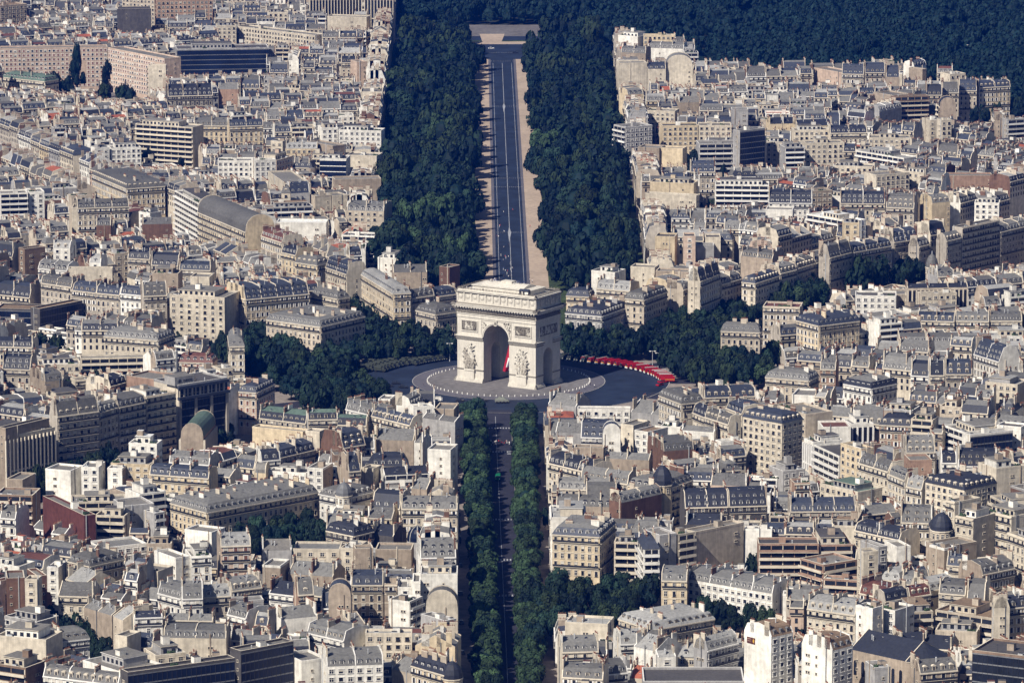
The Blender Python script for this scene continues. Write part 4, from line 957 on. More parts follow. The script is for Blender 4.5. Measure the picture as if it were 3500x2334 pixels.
# ------------------------------------------------------------------ filling the blocks between them
WP = ['cream']*6+['white']*5+['stone']*3+['warm']*3+['tan']+['grey']*2+['yellow','pink']
SP = ['cream']*4+['white']*4+['tan']*2+['grey','warm','warm','stone','brick']
RP = ['zinc']*6+['pale']*3+['lead']*4+['slateb']*2
SLP = ['zinc','lead','slate','slateb','slateb','lead','slate']
FILL = []
HS = [(q.hero, max(q.wp(0,0)[1], q.wp(q.w,0)[1])) for q in HEROES]
for P, n, sz, hh, clear in TREEPOLY:      # groves must stay in view too
    if not n or not clear: continue
    x0, x1 = min(p.x for p in P), max(p.x for p in P); k = max(1, int((x1-x0)/6))
    for i in range(k):
        xm = x0+(x1-x0)*(i+.5)/k; ys = [y for y in np.linspace(min(p.y for p in P), max(p.y for p in P), 24) if inpoly(P, xm, y)]
        if ys: a, b = proj((xm, min(ys), 5)), proj((xm, max(ys), 13)); hw = (x1-x0)/k*3.7; HS.append(((a[0]-hw, a[0]+hw, b[1], a[1]), min(ys)))
for x0, x1, y0, y1 in ((225,305,190,316),(345,392,240,322),(2305,2357,238,290)): HS.append(((x0,x1,y0,y1), at((x0+x1)/2, y1, 0).y))
def lower(s):
    """keep a house from standing in front of what the photograph shows behind it"""
    P = [s.wp(a*s.w, b*s.d) for a, b in ((0,0),(1,0),(1,1),(0,1))]
    xs = [proj(p)[0] for p in P]; x0, x1 = min(xs), max(xs); yc = sum(p[1] for p in P)/4
    lim = 99.
    for q, qy in HS:
        hx0, hx1, hy0, hb = q
        if qy > yc-4 and x0 < hx1-3 and x1 > hx0+3:
            a = proj((P[2][0], P[2][1], 0))[1]; b = proj((P[2][0], P[2][1], 30))[1]
            if a > hy0-5:
                z = 30*(a-hb)/(a-b)
                if (min(x1,hx1)-max(x0,hx0)) < .15*min(x1-x0, hx1-hx0): continue
                lim = min(lim, z)
    return lim
def try_lot(x, y, ang, w, d, ze, **k):
    s = Bld(x=x, y=y, ang=ang, w=w, d=d, ze=ze, seed=1000+len(FILL), **k)
    rc = s.rect()
    pp = proj((rc[0], rc[1], 12))
    if not (-330 < pp[0] < 3830 and -70 < pp[1] < 2334+150): return None
    for cx, cy in corners(rc)+[(rc[0], rc[1])]:
        if blocked(cx, cy): return None
    if pp[0] > 1850 and beyond_wood(rc[0], rc[1]): return None
    for P, n, sz, hh, clear in TREEPOLY:
        if n and clear and (inpoly(P, rc[0], rc[1]) or any(inpoly(P, *c) for c in corners(rc))): return None
    if GR.hit(rc): return None
    z = lower(s)-{'flat':1.6,'gable':3.4,'tall':7.6}.get(s.rt, 4.6)-1
    if z < ze:
        if z < 6.5:
            if z < -1: return None
            s.ze = max(5.5, z+2); s.rt = 'flat'; s.ex = 'bare' if R.random() < .6 else ''
        else: s.ze = z
    GR.put(s); FILL.append(s); return s
def dress(base):
    w = R.choice(WP); t = R.random(); ze = base+R.uniform(-2.2, 2.6)
    k = dict(wall=w, side=R.choice(SP), roof=R.choice(RP), slope=R.choice(SLP), rt='mansard', st={'F':'h','B':'h'})
    if t < .16: k.update(rt='flat', roof=R.choice(('gravel','gravel','tar','earth','pale')), st={'F':R.choice('ssbn'),'B':'s'}, kind='apartment_block', wall=R.choice(('white','cream','grey','warm','white'))); ze += R.uniform(-1, 4)
    elif t < .30: k.update(rt='gable', slope=k['roof'])
    elif t < .42: k.update(rt='tall'); ze -= 2
    elif t < .47: k.update(rt='hip')
    if R.random() < .04: k.update(roof='rust' if R.random() < .5 else 'redtile')
    return ze, k
# rows of houses along the avenues
for a, hw in AV+[(0,None),(180,None)]:
    u = unit(a)
    for sd in (-1, 1):
        r = 190 if a not in (0,) else 215
        nrm = Vector((-u.y, u.x, 0))*sd      # points away from the avenue
        base = R.uniform(20.5, 23)
        while r < 1750:
            w = R.uniform(13, 24); d = R.uniform(12, 15)
            if hw is None and a == 0: e = (74.6+.0085*(r+w)) if sd > 0 else (74.2+.001*(r+w))
            elif hw is None: e = (15.2+.004*(r+w)) if sd > 0 else 27-.016*(r-150)
            else: e = hw+.6
            ze, k = dress(base)
            if hw is None and sd*1 == (1 if a == 180 else -1): k['st'] = {'F':'h','B':'h'}
            n = -nrm; ang = math.atan2(n.x, -n.y); ux = Vector((math.cos(ang), math.sin(ang), 0))
            o = u*r+nrm*e if ux.dot(u) > 0 else u*(r+w)+nrm*e
            if abs(a) < 100 or abs(o.y) < 640: try_lot(o.x, o.y, ang, w, d, ze, **k)
            r += w+.02
            if R.random() < .1: r += 11
# patches of streets in between
PATCH = []
gy = -760
while gy < 1900:
    gx = -640
    while gx < 640:
        PATCH.append((gx+R.uniform(-38,38), gy+R.uniform(-38,38))); gx += 104
    gy += 104
def patch_angle(x, y):
    b = math.degrees(math.atan2(x, y)); best = min([p[0] for p in AV]+[0,180], key=lambda q: abs((b-q+180) % 360-180))
    ang = rad(90-best)
    if R.random() < .5: ang += math.pi/2
    ang += rad(R.uniform(-9, 9))
    while ang > math.pi/4: ang -= math.pi/2
    while ang < -math.pi/4: ang += math.pi/2
    return ang
PA = [patch_angle(*p) for p in PATCH]
PG = np.array(PATCH)
def owner(x, y): return int(np.argmin((PG[:,0]-x)**2+(PG[:,1]-y)**2))
for pi, (cx, cy) in enumerate(PATCH):
    ang = PA[pi]; ux = Vector((math.cos(ang), math.sin(ang), 0)); uy = Vector((-math.sin(ang), math.cos(ang), 0))
    pp = proj((cx, cy, 10))
    if not (-500 < pp[0] < 4000 and -250 < pp[1] < 2900): continue
    v = -92.; row = 0; pb = R.uniform(18.5, 22)
    while v < 92:
        d = R.uniform(9.5, 12.5); t = -92.+R.uniform(-6, 6); base = pb+R.uniform(-2.5, 2.5)
        while t < 92:
            w = R.uniform(7.5, 16); q = Vector((cx, cy, 0))+ux*t+uy*v
            m = q+ux*w/2+uy*d/2
            if owner(m.x, m.y) == pi and owner(*(q)[:2]) == pi and owner(*(q+ux*w+uy*d)[:2]) == pi:
                ze, k = dress(base); try_lot(q.x, q.y, ang, w-.02, d, ze, **k)
            t += w+(0 if R.random() < .93 else R.uniform(3, 9))
        v += d+(R.uniform(1.5, 6) if row % 2 == 0 else R.uniform(7.5, 11)); row += 1
# a last sowing of small courtyard houses into the gaps
for k_ in range(15000):
    px, py = R.uniform(-60, 3560), R.uniform(-40, 2500); q = at(px, py, 15)
    i = owner(q.x, q.y); ze, k = dress(R.uniform(15, 22.5)); w, d = R.uniform(5, 12), R.uniform(5, 9.5)
    if k['rt'] == 'tall': k['rt'] = 'gable'
    try_lot(q.x, q.y, PA[i], w, d, ze, **k)
print('bumped', [(HEROES.index(q), q.k_, round(q.ze), round(q.w), round(q.d)) for q in HEROES if q.k_ > 5])
print('heroes', len(HEROES), 'clash', sum(q.clash for q in HEROES), 'fill', len(FILL))
# ------------------------------------------------------------------ trees
def leafmat(name, col, var=.35):
    m = mat(name, col, .75, var, .35, .2, big=.06, rnd=.45); return m
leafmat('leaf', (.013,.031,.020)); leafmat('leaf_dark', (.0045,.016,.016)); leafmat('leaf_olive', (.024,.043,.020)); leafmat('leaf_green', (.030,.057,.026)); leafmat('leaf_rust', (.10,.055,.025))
mat('bark', (.10,.085,.07), .9, .3, 3.)
def crown_pts(rs, n, leaf, shape, nb=16):
    """leaf quads on lumps spread through a crown of radius 1 x height 1; returns (verts, quads)"""
    lum = []
    for _ in range(nb):
        if shape == 'round': z = rs.uniform(.12, .88); rr = math.sin(math.pi*min(1,max(0,z*.86+.1)))**.7*.72
        elif shape == 'cone': z = rs.uniform(.05, .95); rr = (1-z)*.8
        elif shape == 'column': z = rs.uniform(.05, .95); rr = .55
        else: z = rs.uniform(.25, .85); rr = .78
        a = rs.uniform(0, 6.283); q = rr*math.sqrt(rs.uniform(.25, 1)); lum.append((q*math.cos(a), q*math.sin(a), z, rs.uniform(.24, .42)))
    v, f = [], []
    for i in range(n):
        x, y, z, r = lum[i % nb]
        d = Vector((rs.gauss(0,1), rs.gauss(0,1), rs.gauss(.25,1))).normalized(); k = r*rs.uniform(.7, 1.05)
        c = Vector((x+d.x*k, y+d.y*k, z+d.z*k*.72))
        nn = (d+Vector((rs.gauss(0,.26), rs.gauss(0,.26), rs.gauss(.1,.26)))).normalized()
        t = nn.orthogonal().normalized(); t = Matrix.Rotation(rs.uniform(0,6.28), 3, nn) @ t; b = nn.cross(t); s = leaf*rs.uniform(.6, 1.3)
        j = len(v)
        for p, q in ((-1,-.6),(.9,-.8),(1,.7),(-.7,.9)):
            w = c+t*(p*s)+b*(q*s*.8); v.append((w.x, w.y, max(0,w.z)))
        f.append((j,j+1,j+2,j+3))
    return v, f
def mkcrown(seed, n, leaf, shape, leaves, core=True):
    rs = random.Random(seed); m = MB(); v, f = crown_pts(rs, n, leaf, shape, 12 if shape == 'round' else 14)
    m.v, m.f, m.m = v, f, [g(leaves)]*len(f)
    if core: m.blob((0,0,.48), (.5,.5,.36) if shape == 'round' else (.3,.3,.35), g('leaf_dark'))  # solid dark core: shade between the leaf clumps, put in as colour
    return m
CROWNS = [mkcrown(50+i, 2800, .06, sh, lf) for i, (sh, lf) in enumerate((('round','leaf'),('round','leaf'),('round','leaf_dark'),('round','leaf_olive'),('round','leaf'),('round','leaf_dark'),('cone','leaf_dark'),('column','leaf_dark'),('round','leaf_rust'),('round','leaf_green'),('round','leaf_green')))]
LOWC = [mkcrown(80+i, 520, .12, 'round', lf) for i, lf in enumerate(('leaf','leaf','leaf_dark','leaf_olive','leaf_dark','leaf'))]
CM = [m.mesh('crown') for m in CROWNS]
def mktrunk():
    m = MB(); b = g('bark'); m.cyl(0,0,0,.55,.05,.035,b,7); m.cyl(0,0,.5,.8,.034,.012,b,6)
    for k in range(4):
        a = k*1.6+.4; i = len(m.v)
        for t, r in ((0,.02),(1,.008)):
            for q in range(4):
                m.v.append((math.cos(a)*.2*t+r*math.cos(q*1.57), math.sin(a)*.2*t+r*math.sin(q*1.57), .42+.28*t))
        for q in range(4): m.f.append((i+q,i+(q+1)%4,i+4+(q+1)%4,i+4+q)); m.m.append(b)
    return m
TRUNK = mktrunk(); TM = TRUNK.mesh('trunk')
TREES = []  # x, y, height, radius, crown kind, cluster label, group, ordinal label
def plant(x, y, hgt, r, kind=None, lb='', grp='', z=0): TREES.append(dict(x=x, y=y, h=hgt, r=r, k=R.choice((0,0,1,1,2,3,4,5)) if kind is None else kind, lb=lb, grp=grp, z=z))
def scatter(P, n, size, hh, lb, grp, sep=.5, tries=60):
    x0, x1 = min(p.x for p in P), max(p.x for p in P); y0, y1 = min(p.y for p in P), max(p.y for p in P); got = []
    for _ in range(n*tries):
        if len(got) >= n: break
        x, y = R.uniform(x0, x1), R.uniform(y0, y1); r = R.uniform(*size)
        if not inpoly(P, x, y): continue
        if any((x-a)**2+(y-b)**2 < (sep*(r+c))**2 for a, b, c in got): continue
        o = GR.hit((x, y, r*.22, r*.22, 0))
        if o is not None: continue
        got.append((x, y, r)); plant(x, y, R.uniform(*hh), r, None, lb, grp)
CLN = ['street tree in the dense grove left of the plaza','leafy tree in the grove directly left of the arch','tree among those below left of the plaza','leafy tree in the long grove right of the arch','tree in the dark grove right of the red fire engines',
 'street tree in front of the right hand avenue','big rounded street tree standing before the long dark house','street tree behind the big rounded one in right avenue','far street tree by the large grey office','dark tree in the grove right of the front avenue',
 'garden tree between the villa and the long pale office','dark tree in the garden left of the dark slate hall','almost black tree in the bottom left garden row','small tree in the courtyard of banded glass office','street tree at the foot of the ribbed avenue block',
 'tree in the narrow street behind the big corner office','small courtyard tree below the plaza','tree in front of the pink apartment slab','bushy tree under the pink apartment slab','broad dark tree left of the grey balconied block','lone round tree before the blank pinkish gable',
 'clipped green shrub below the plaza','young tree along the left rim of the plaza','','tree near the right edge of town','garden tree at the right edge among roofs','rooftop garden tree left of the arch row','garden tree behind the low terrace office','garden shrub left of the square window office','']
for i, (P, n, sz, hh, clear) in enumerate(TREEPOLY):
    if n: scatter(P, n, sz, hh, CLN[i], CLN[i].replace('tree in','trees in').replace('tree among','trees among'))
plant(at(264,326,0).x, at(264,326,0).y, 32, 7.5, 6, 'tall dark conifer in front of the pink apartment slab'); plant(at(366,335,0).x, at(366,335,0).y, 23, 4.5, 7, 'dark columnar poplar in front of the pink apartment slab')
q = at(2331,289,0); plant(q.x, q.y, 12.5, 4.2, 0, 'lone round tree before the blank pinkish gable')
plant(at(2461,1905,0).x, at(2461,1905,0).y, 11, 4, 8, 'rust coloured tree in the courtyard beside the banded glass office'); plant(at(2425,1915,0).x, at(2425,1915,0).y, 12, 5, 0, 'green tree next to the rust coloured tree')
ORD = ['first','second','third','fourth','fifth','sixth','seventh','eighth','ninth','tenth','eleventh','twelfth','thirteenth','fourteenth','fifteenth','sixteenth','seventeenth','eighteenth','nineteenth','twentieth']+['twenty '+k for k in ('first','second','third','fourth','fifth','sixth','seventh','eighth','ninth')]+['thirtieth']+['thirty '+k for k in ('first','second','third','fourth','fifth','sixth','seventh','eighth','ninth')]+['fortieth']+['forty '+k for k in ('first','second','third','fourth','fifth','sixth','seventh','eighth','ninth')]+['fiftieth']
for sd in (-1, 1):
    y = -116; n = 0
    while y > -640:
        t = (-y-170)/385
        x = (-15.2+6.8*t) if sd < 0 else (7.3+.2*t)
        if not (sd > 0 and y < -430 and False):
            plant(x+R.uniform(-.7,.7), y, R.uniform(11,13.5), (7.2-.8*max(0,t))*R.uniform(.9,1.08), R.choice((9,10,0,9,10)), '%s plane tree from the plaza in the %s row of the front avenue' % (ORD[min(n,49)], 'left' if sd < 0 else 'right'), 'plane trees along the front avenue'); n += 1
        y -= R.uniform(8.2, 9.2)
for _ in range(900):
    px, py = R.uniform(0, 3500), R.uniform(150, 2330); q = at(px, py, 0)
    if blocked(q.x, q.y) or (px > 1850 and beyond_wood(q.x, q.y)) or GR.hit((q.x, q.y, 1.6, 1.6, 0)): continue
    if any(n and inpoly(P, q.x, q.y) for P, n, *_ in TREEPOLY): continue
    plant(q.x, q.y, R.uniform(9,15), R.uniform(2.6,4.4), None, 'small tree growing in a courtyard gap between the houses', 'courtyard trees')
# the wooded avenue behind the arch
got = []
def grove(x, y, r, hgt, lb, grp):
    for a, b, c in got[-160:]:
        if (x-a)**2+(y-b)**2 < (.60*(r+c))**2: return
    if GR.hit((x, y, 2.5, 2.5, 0)): return
    got.append((x, y, r)); plant(x, y, hgt, r, R.choice((0,1,1,2,3,4,5,9)), lb, grp)
for yy in range(205, 1300, 9):
    for k in range(26):
        y = yy+R.uniform(0, 9); r = R.choice((R.uniform(6,8),R.uniform(7.5,11.5),R.uniform(9,13.5))); sh = -.0069*(y-288); e1 = 3.2*math.sin(y/34)+2.6*math.sin(y/13+1); e2 = 3.6*math.sin(y/41+2)+2.6*math.sin(y/15)
        if R.random() < .5: x = R.uniform(-66-.0085*y, max(-64,-13.5-r*.9+sh+e1)); lb = 'big dark tree in the dense park strip left of the avenue behind the arch'; grp = 'trees left of the wooded avenue'
        else: x = min(66, R.uniform(17.5+r*.85+sh+e2, 66)); lb = 'big dark tree in the dense park strip right of the avenue behind the arch'; grp = 'trees right of the wooded avenue'
        if x < 0 and y < 225-.9*(x+40): continue
        if x > 0 and y < 215+1.0*max(0,x-22): continue
        if (y > 1185 and abs(x) < 30): continue
        if -53 < x+.0085*y < -46 and 500 < y < 900 and R.random() < .8: continue
        grove(x, y, r, R.uniform(15, 23)*(r/7.5)**.5, lb, grp)
# the wood beyond, nobody could count it
WOOD = []
gy = 950.
while gy < 2150:
    gx = -140.
    while gx < 640:
        x, y = gx+R.uniform(-4,4), gy+R.uniform(-4,4); px, py = proj((x, y, 12))
        ok = (y > 1420 and x > -105 and px > 1330) or (x > 84 and beyond_wood(x, y+10) and px > 2050) or (y > 1275 and 60 < x < 100)
        if x > 84 and y < 1800 and abs(x-(y-900)*.21-70) < 6 and R.random() < .8: ok = False
        if ok and -80 < px < 3600 and -160 < py < 460 and GR.hit((x, y, 3, 3, 0)) is None: WOOD.append((x, y, R.uniform(6.5,11.5), R.uniform(11,20)))
        gx += 12.5
    gy += 12.5
for t in TREES: t['sz'] = t['r']*FPX/math.hypot(t['y']+CAMD, CAMH)
TREES = [t for t in TREES if -60 < proj((t['x'],t['y'],t['h']*.6))[0] < 3560 and -40 < proj((t['x'],t['y'],t['h']))[1] < 2334+30]
print('trees', len(TREES), 'wood', len(WOOD))
# ------------------------------------------------------------------ make the houses, see which of them show
ALL = HEROES+FILL
HV, HF = [], []
def occl(mb, T):
    i = len(HV); a = np.array(mb.v); A = np.array(T)
    HV.extend(map(tuple, a @ A[:3,:3].T + A[:3,3])); HF.extend(tuple(k+i for k in f) for f in mb.f)
for s in ALL:
    s.parts, s.inst = s.make(0 if s.hero or s.y < 1e9 else 1)
    T = s.T()
    for n, m in s.parts:
        if n in ('wall','roof','chimney','penthouse'): occl(m, T)
for t in TREES:
    m = MB(); m.blob((0,0,t['h']*.62), (t['r']*.85,t['r']*.85,t['h']*.34), 0, None, 7, 5); occl(m, Matrix.Translation((t['x'],t['y'],0)))
ab = MB(); ab.box(-22,22,-11,11,0,44,0); occl(ab, Matrix.Rotation(rad(-32.4),4,'Z'))
BV = BVHTree.FromPolygons(HV, HF)
EYES = [EYE, EYE+Vector((-45,0,0)), EYE+Vector((45,0,0))]
def seen(p, eyes=EYES):
    p = Vector(p)
    for e in eyes:
        d = e-p
        if BV.ray_cast(p+d.normalized()*.12, d)[0] is None: return True
    return False
def inframe(p, m=6): a, b = proj(p); return -m < a < 3500+m and -m < b < 2334+m
for s in ALL:
    n = k = 0
    fs = [(a/5, 0, z) for a in (.4,1.5,2.5,3.5,4.6) for z in (s.ze-.8, s.ze-4, s.ze-9)]+[(a/5, b, s.ze+5) for a in (.6,2.5,4.4) for b in (.15,.5,.85)]
    if 'L' in s.st or s.turned_ if hasattr(s,'turned_') else False: pass
    for fx, fy, z in fs:
        p = Vector(s.wp(fx*s.w, fy*s.d-(.3 if fy == 0 else 0), z)); n += 1
        if inframe(p) and seen(p, [EYE]): k += 1
    for fy in (.2,.5,.8):
        for sx in (-.3, s.w+.3):
            p = Vector(s.wp(sx, fy*s.d, s.ze-1.5)); n += 1
            if inframe(p) and seen(p, [EYE]): k += 1
    sc = FPX/math.hypot(s.y+CAMD, CAMH)*1024/3500
    s.vis = k/n; s.area = s.vis*s.w*12*sc*sc; s.sc = sc
kinds = {}
for s in sorted(ALL, key=lambda q: -(q.area+(1e6 if q.hero and q.vis > .02 else 0))): kinds.setdefault(s.kind, []).append(s)
THINGS, REST = [], []
for kd, L_ in kinds.items():
    for i, s in enumerate(L_): (THINGS if i < 300 and s.vis > .02 else REST).append(s)
print({k: len(v) for k, v in kinds.items()}, 'things', len(THINGS), 'rest', len(REST))
# ------------------------------------------------------------------ words for the labels
LM = [(s.lm, (s.px[0][0]+s.px[-1][0])/2, s.hero[2]+25) for s in HEROES if s.lm and s.vis > .02]
LM += [('arch',1740,1150)]
NOUN = dict(apartment_building='house', apartment_block='block of flats', office_building='office', church='church')
CW = dict(cream='cream',white='white',stone='stone',tan='tan',grey='grey',brick='brown brick',pink='pinkish',yellow='yellowish',brown='brown',dark='dark',maroon='dark red',warm='beige',rose='rosy')
RW = dict(zinc='zinc',pale='pale zinc',lead='dull grey',slate='black slate',slateb='blue slate',gravel='gravel',earth='brown',tar='dark',copper='green copper',redtile='red tiled',rust='rust red',white='white')
def look(s):
    n = NOUN[s.kind]
    if s.rt == 'flat': return '%s %s with flat roof' % (CW[s.wall], n) if s.st.get('F') != 'n' else 'blank %s walled %s' % (CW[s.side], n)
    return '%s %s with %s %s' % (CW[s.wall], n, RW[s.slope if s.rt in ('mansard','tall','hip') else s.roof], dict(mansard='mansard', tall='tall mansard', hip='hipped mansard', gable='ridge roof', barrel='rounded roof')[s.rt])
byplace = {}
for s in THINGS:
    c = Vector(s.wp(s.w/2, s.d*.3, s.ze)); px, py = proj(c)
    if s.lb: continue
    nm, lx, ly = min(LM, key=lambda l: (l[1]-px)**2+(1.8*(l[2]-py))**2)
    dx, dy = px-lx, py-ly
    w = ('left of' if dx < 0 else 'right of') if abs(dx) > 1.5*abs(dy) else ('beyond' if dy < 0 else 'in front of')
    byplace.setdefault((nm, w), []).append((math.hypot(dx, 1.8*dy), s))
for (nm, w), L_ in byplace.items():
    for i, (_, s) in enumerate(sorted(L_, key=lambda q: q[0])): s.lb = '%s, %s %s the %s' % (look(s), 'nearest' if i == 0 else ORD[i], w, nm)
# ------------------------------------------------------------------ link the houses
def face_ok(s, sd):
    n = {'F':(0,-1),'B':(0,1),'L':(-1,0),'R':(1,0)}[sd]; c, q = math.cos(s.ang), math.sin(s.ang)
    nx, ny = c*n[0]-q*n[1], q*n[0]+c*n[1]; m = s.wp(s.w/2, s.d/2)
    d = EYE-Vector((m[0],m[1],s.ze)); return nx*d.x+ny*d.y > -60
NW = 0
for s in THINGS:
    root = thing(s.kind, s.lb, NOUN[s.kind], (s.x,s.y,0), s.ang, 'buildings of the city' if not s.hero else None)
    T = s.T(); side_ok = {q: face_ok(s, q) for q in 'FBLR'}
    for n, m in s.parts:
        if m.v: m.obj(n, root)
    keep = {}
    for n, key, M_, sd in s.inst:
        if n == 'window':
            if not side_ok[sd]: continue
            p = T @ M_ @ Vector((0,-.45,.6))
            if not inframe(p, 30) or not seen(p): continue
        elif n in ('dormer',):
            p = T @ M_ @ Vector((0,-.5,1.2))
            if not inframe(p, 30) or not seen(p, [EYE]): continue
        keep.setdefault(n, []).append((key, M_))
    for n, L_ in keep.items():
        for key, M_ in L_[:100]:
            o = bpy.data.objects.new(n, pmesh(key)); C.objects.link(o); o.parent = root; o.matrix_local = M_
        if n == 'window': NW += len(L_)
        if len(L_) > 100:
            m = MB()
            for key, M_ in L_[100:]: m.add(PROTO[key], M_)
            tag(m.obj(n, root), kind='stuff')
    s.root = root
print('windows', NW)
far = MB()
simple = MB(); simple.poly([(-.5,-.05,0),(.5,-.05,0),(.5,-.05,1),(-.5,-.05,1)], g('glass'))
for s in REST:
    T = s.T(); s.parts, s.inst = s.make(1)
    for n, m in s.parts: far.add(m, T)
    for n, key, M_, sd in s.inst:
        if n == 'window':
            if face_ok(s, sd): far.add(simple, T @ M_)
        else: far.add(PROTO[key], T @ M_)
tag(far.obj('distant_rooftops'), 'mass of small grey roofs and pale walls filling the rest of the city', 'rooftops', kind='stuff')
print('far faces', len(far.f))
# ------------------------------------------------------------------ link the trees
TREES.sort(key=lambda t: -t['sz']*(1.4 if t['y'] < 200 else 1))
vis = [t for t in TREES if any(inframe((t['x'],t['y'],z), 20) and BV.ray_cast(Vector((t['x'],t['y'],z))+(EYE-Vector((t['x'],t['y'],z))).normalized()*t['r']*1.3, EYE-Vector((t['x'],t['y'],z)))[0] is None for z in (t['h']*.45, t['h']*.85, t['h']*.98))]
ids = {id(t) for t in vis[:300]}
woods = MB()
for t in TREES:
    if id(t) in ids or t['grp'] == '':
        root = thing('conifer' if t['k'] == 6 else 'tree', t['lb'], 'tree', (t['x'],t['y'],0), R.uniform(0,6.28), t['grp'] or None)
        c = link('crown', CM[t['k']], root, (0,0,t['h']*.24)); c.scale = (t['r'],t['r'],t['h']*.76)
        k = link('trunk', TM, root); k.scale = (t['h']*.55,t['h']*.55,t['h'])
    else: woods.add(LOWC[R.randrange(6)], Matrix.Translation((t['x'],t['y'],t['h']*.22)) @ Matrix.Rotation(R.uniform(0,6.28),4,'Z') @ Matrix.Diagonal((t['r'],t['r'],t['h']*.78,1)))
tag(woods.obj('park_trees'), 'dark tree crowns massed in the groves and park strips behind the single trees', 'trees', kind='stuff')
wood = MB()
for x, y, r, hh in WOOD: wood.add(LOWC[R.choice((2,4))], Matrix.Translation((x,y,hh*.2)) @ Matrix.Rotation(R.uniform(0,6.28),4,'Z') @ Matrix.Diagonal((r,r,hh*.8,1)))
tag(wood.obj('woodland'), 'dark blue green wood filling the top right of the picture', 'wood', kind='stuff')
# ------------------------------------------------------------------ ground, streets and markings
def sheet(name, polys, m):
    b = MB()
    for z, P in polys: b.poly([(x,y,z) for x, y in P], g(m))
    return struct(name, b)
def ringp(r0, r1, z, m, name, n=96):
    b = MB()
    for k in range(n):
        a, c = 2*math.pi*k/n, 2*math.pi*(k+1)/n
        b.poly([(r0*math.cos(a),r0*math.sin(a),z),(r1*math.cos(a),r1*math.sin(a),z),(r1*math.cos(c),r1*math.sin(c),z),(r0*math.cos(c),r0*math.sin(c),z)], g(m))
    return struct(name, b)
mat('ground', (.15,.14,.14), .9, .25, .3, .2, rnd=0); mat('asphalt', (.014,.023,.046), .75, .3, .12, .35, rnd=0, big=.05); mat('asphalt_warm', (.026,.027,.042), .8, .2, .25, .3, rnd=0)
mat('paving', (.17,.16,.16), .85, .2, .35, .25, rnd=0); mat('paving_ring', (.12,.115,.135), .85, .12, .4, .25, rnd=0); mat('pavement', (.26,.225,.20), .9, .2, .3, .2, rnd=0)
mat('sand', (.42,.335,.265), .95, .14, .35, .1, rnd=0); mat('lawn', (.045,.065,.028), .95, .35, .25, .1, rnd=0); mat('forest_floor', (.035,.04,.03), .95, .35, .2, .1, rnd=0)
mat('paint_white', (.34,.35,.38), .8, .25, 2., rnd=0); mat('kerb', (.40,.38,.36), .85, .15, rnd=0)
sheet('ground', [(0,((-2550,-2550),(2550,-2550),(2550,4100),(-2550,4100)))], 'ground')
ringp(78, 124, .004, 'pavement', 'pavement')
ringp(0.01, 78, .008, 'asphalt', 'plaza_road')
b = MB(); n = 96
for r0, r1, z, m in ((0,40,.14,'paving'),(40,46.5,.12,'paving_ring')):
    for k in range(n):
        a, c = 2*math.pi*k/n, 2*math.pi*(k+1)/n
        P = [(r*math.cos(t),r*math.sin(t),z) for r, t in ((r0,a),(r1,a),(r1,c),(r0,c))]
        b.poly(P if r0 else P[1:3]+[(0,0,z)], g(m)); b.poly([(r1*math.cos(a),r1*math.sin(a),0),(r1*math.cos(c),r1*math.sin(c),0),(r1*math.cos(c),r1*math.sin(c),z),(r1*math.cos(a),r1*math.sin(a),z)], g('kerb'))
struct('plaza_pavement', b)
b = MB()
for k in range(n):
    a, c = 2*math.pi*k/n, 2*math.pi*(k+1)/n
    for r0, r1 in ((77.6,78.0),(46.5,46.8)): b.poly([(r*math.cos(t),r*math.sin(t),.125) for r, t in ((r0,a),(r1,a),(r1,c),(r0,c))], g('kerb')); b.poly([(r0*math.cos(a),r0*math.sin(a),0),(r0*math.cos(c),r0*math.sin(c),0),(r0*math.cos(c),r0*math.sin(c),.125),(r0*math.cos(a),r0*math.sin(a),.125)], g('kerb'))
struct('kerb', b)
for k, (a, hw) in enumerate(AV):
    u = unit(a); p = Vector((-u.y,u.x,0)); q = 14 if hw > 30 else 7
    sheet('avenue_road', [(.0121+.0005*k, [(u*r+p*s_)[:2] for r, s_ in ((74,-q),(1500,-q),(1500,q),(74,q))])], 'asphalt_warm')
    for s0, s1 in ((-hw-.5,-q-.2),(q+.2,hw+.5)): sheet('avenue_pavement', [(.0062+.0002*k, [(u*r+p*s_)[:2] for r, s_ in ((79,s0),(1500,s0),(1500,s1),(79,s1))])], 'pavement')
def fx(y): return -.0069*(y-288)
YS = [(118,420),(420,760),(760,1180),(1180,1215)]
def strip(x0, x1, z, ys=YS): return [(z, ((x0+fx(a),a),(x1+fx(a),a),(x1+fx(b_),b_),(x0+fx(b_),b_))) for a, b_ in ys]
sheet('lawn', [(.0030, ((-76,125),(74,125),(76,1330),(-88,1330)))], 'lawn')
sheet('sand_path', strip(-18,-8.4,.0095)+strip(11.5,21.5,.0095), 'sand')
sheet('kerbside_path', strip(-8.4,-6.7,.0100)+strip(9.8,11.5,.0100), 'paving_ring')
sheet('wooded_avenue_road', [(.0105, ((-6.7+fx(70),70),(9.8+fx(70),70),(9.8+fx(118),118),(-6.7+fx(118),118)))]+strip(-6.7,9.8,.0105), 'asphalt')
sheet('service_road', [(.0080,((-54,130),(-46,130),(-53,1300),(-61,1300))),(.0080,((45,130),(53,130),(50,1300),(42,1300)))], 'asphalt')
yd0, yd1 = at(1690,212).y, at(1690,152).y
sheet('cross_road', [(.0085, ((-46,yd0),(36,yd0),(36,yd1),(-46,yd1)))], 'asphalt')
sheet('traffic_island', [(.0090, ((-46,yd1),(40,yd1),(38,yd1+16),(-44,yd1+16))),(.0093,((-19,yd1+.5),(-6,yd1+.5),(-3,yd1+62),(-22,yd1+62)))], 'sand')
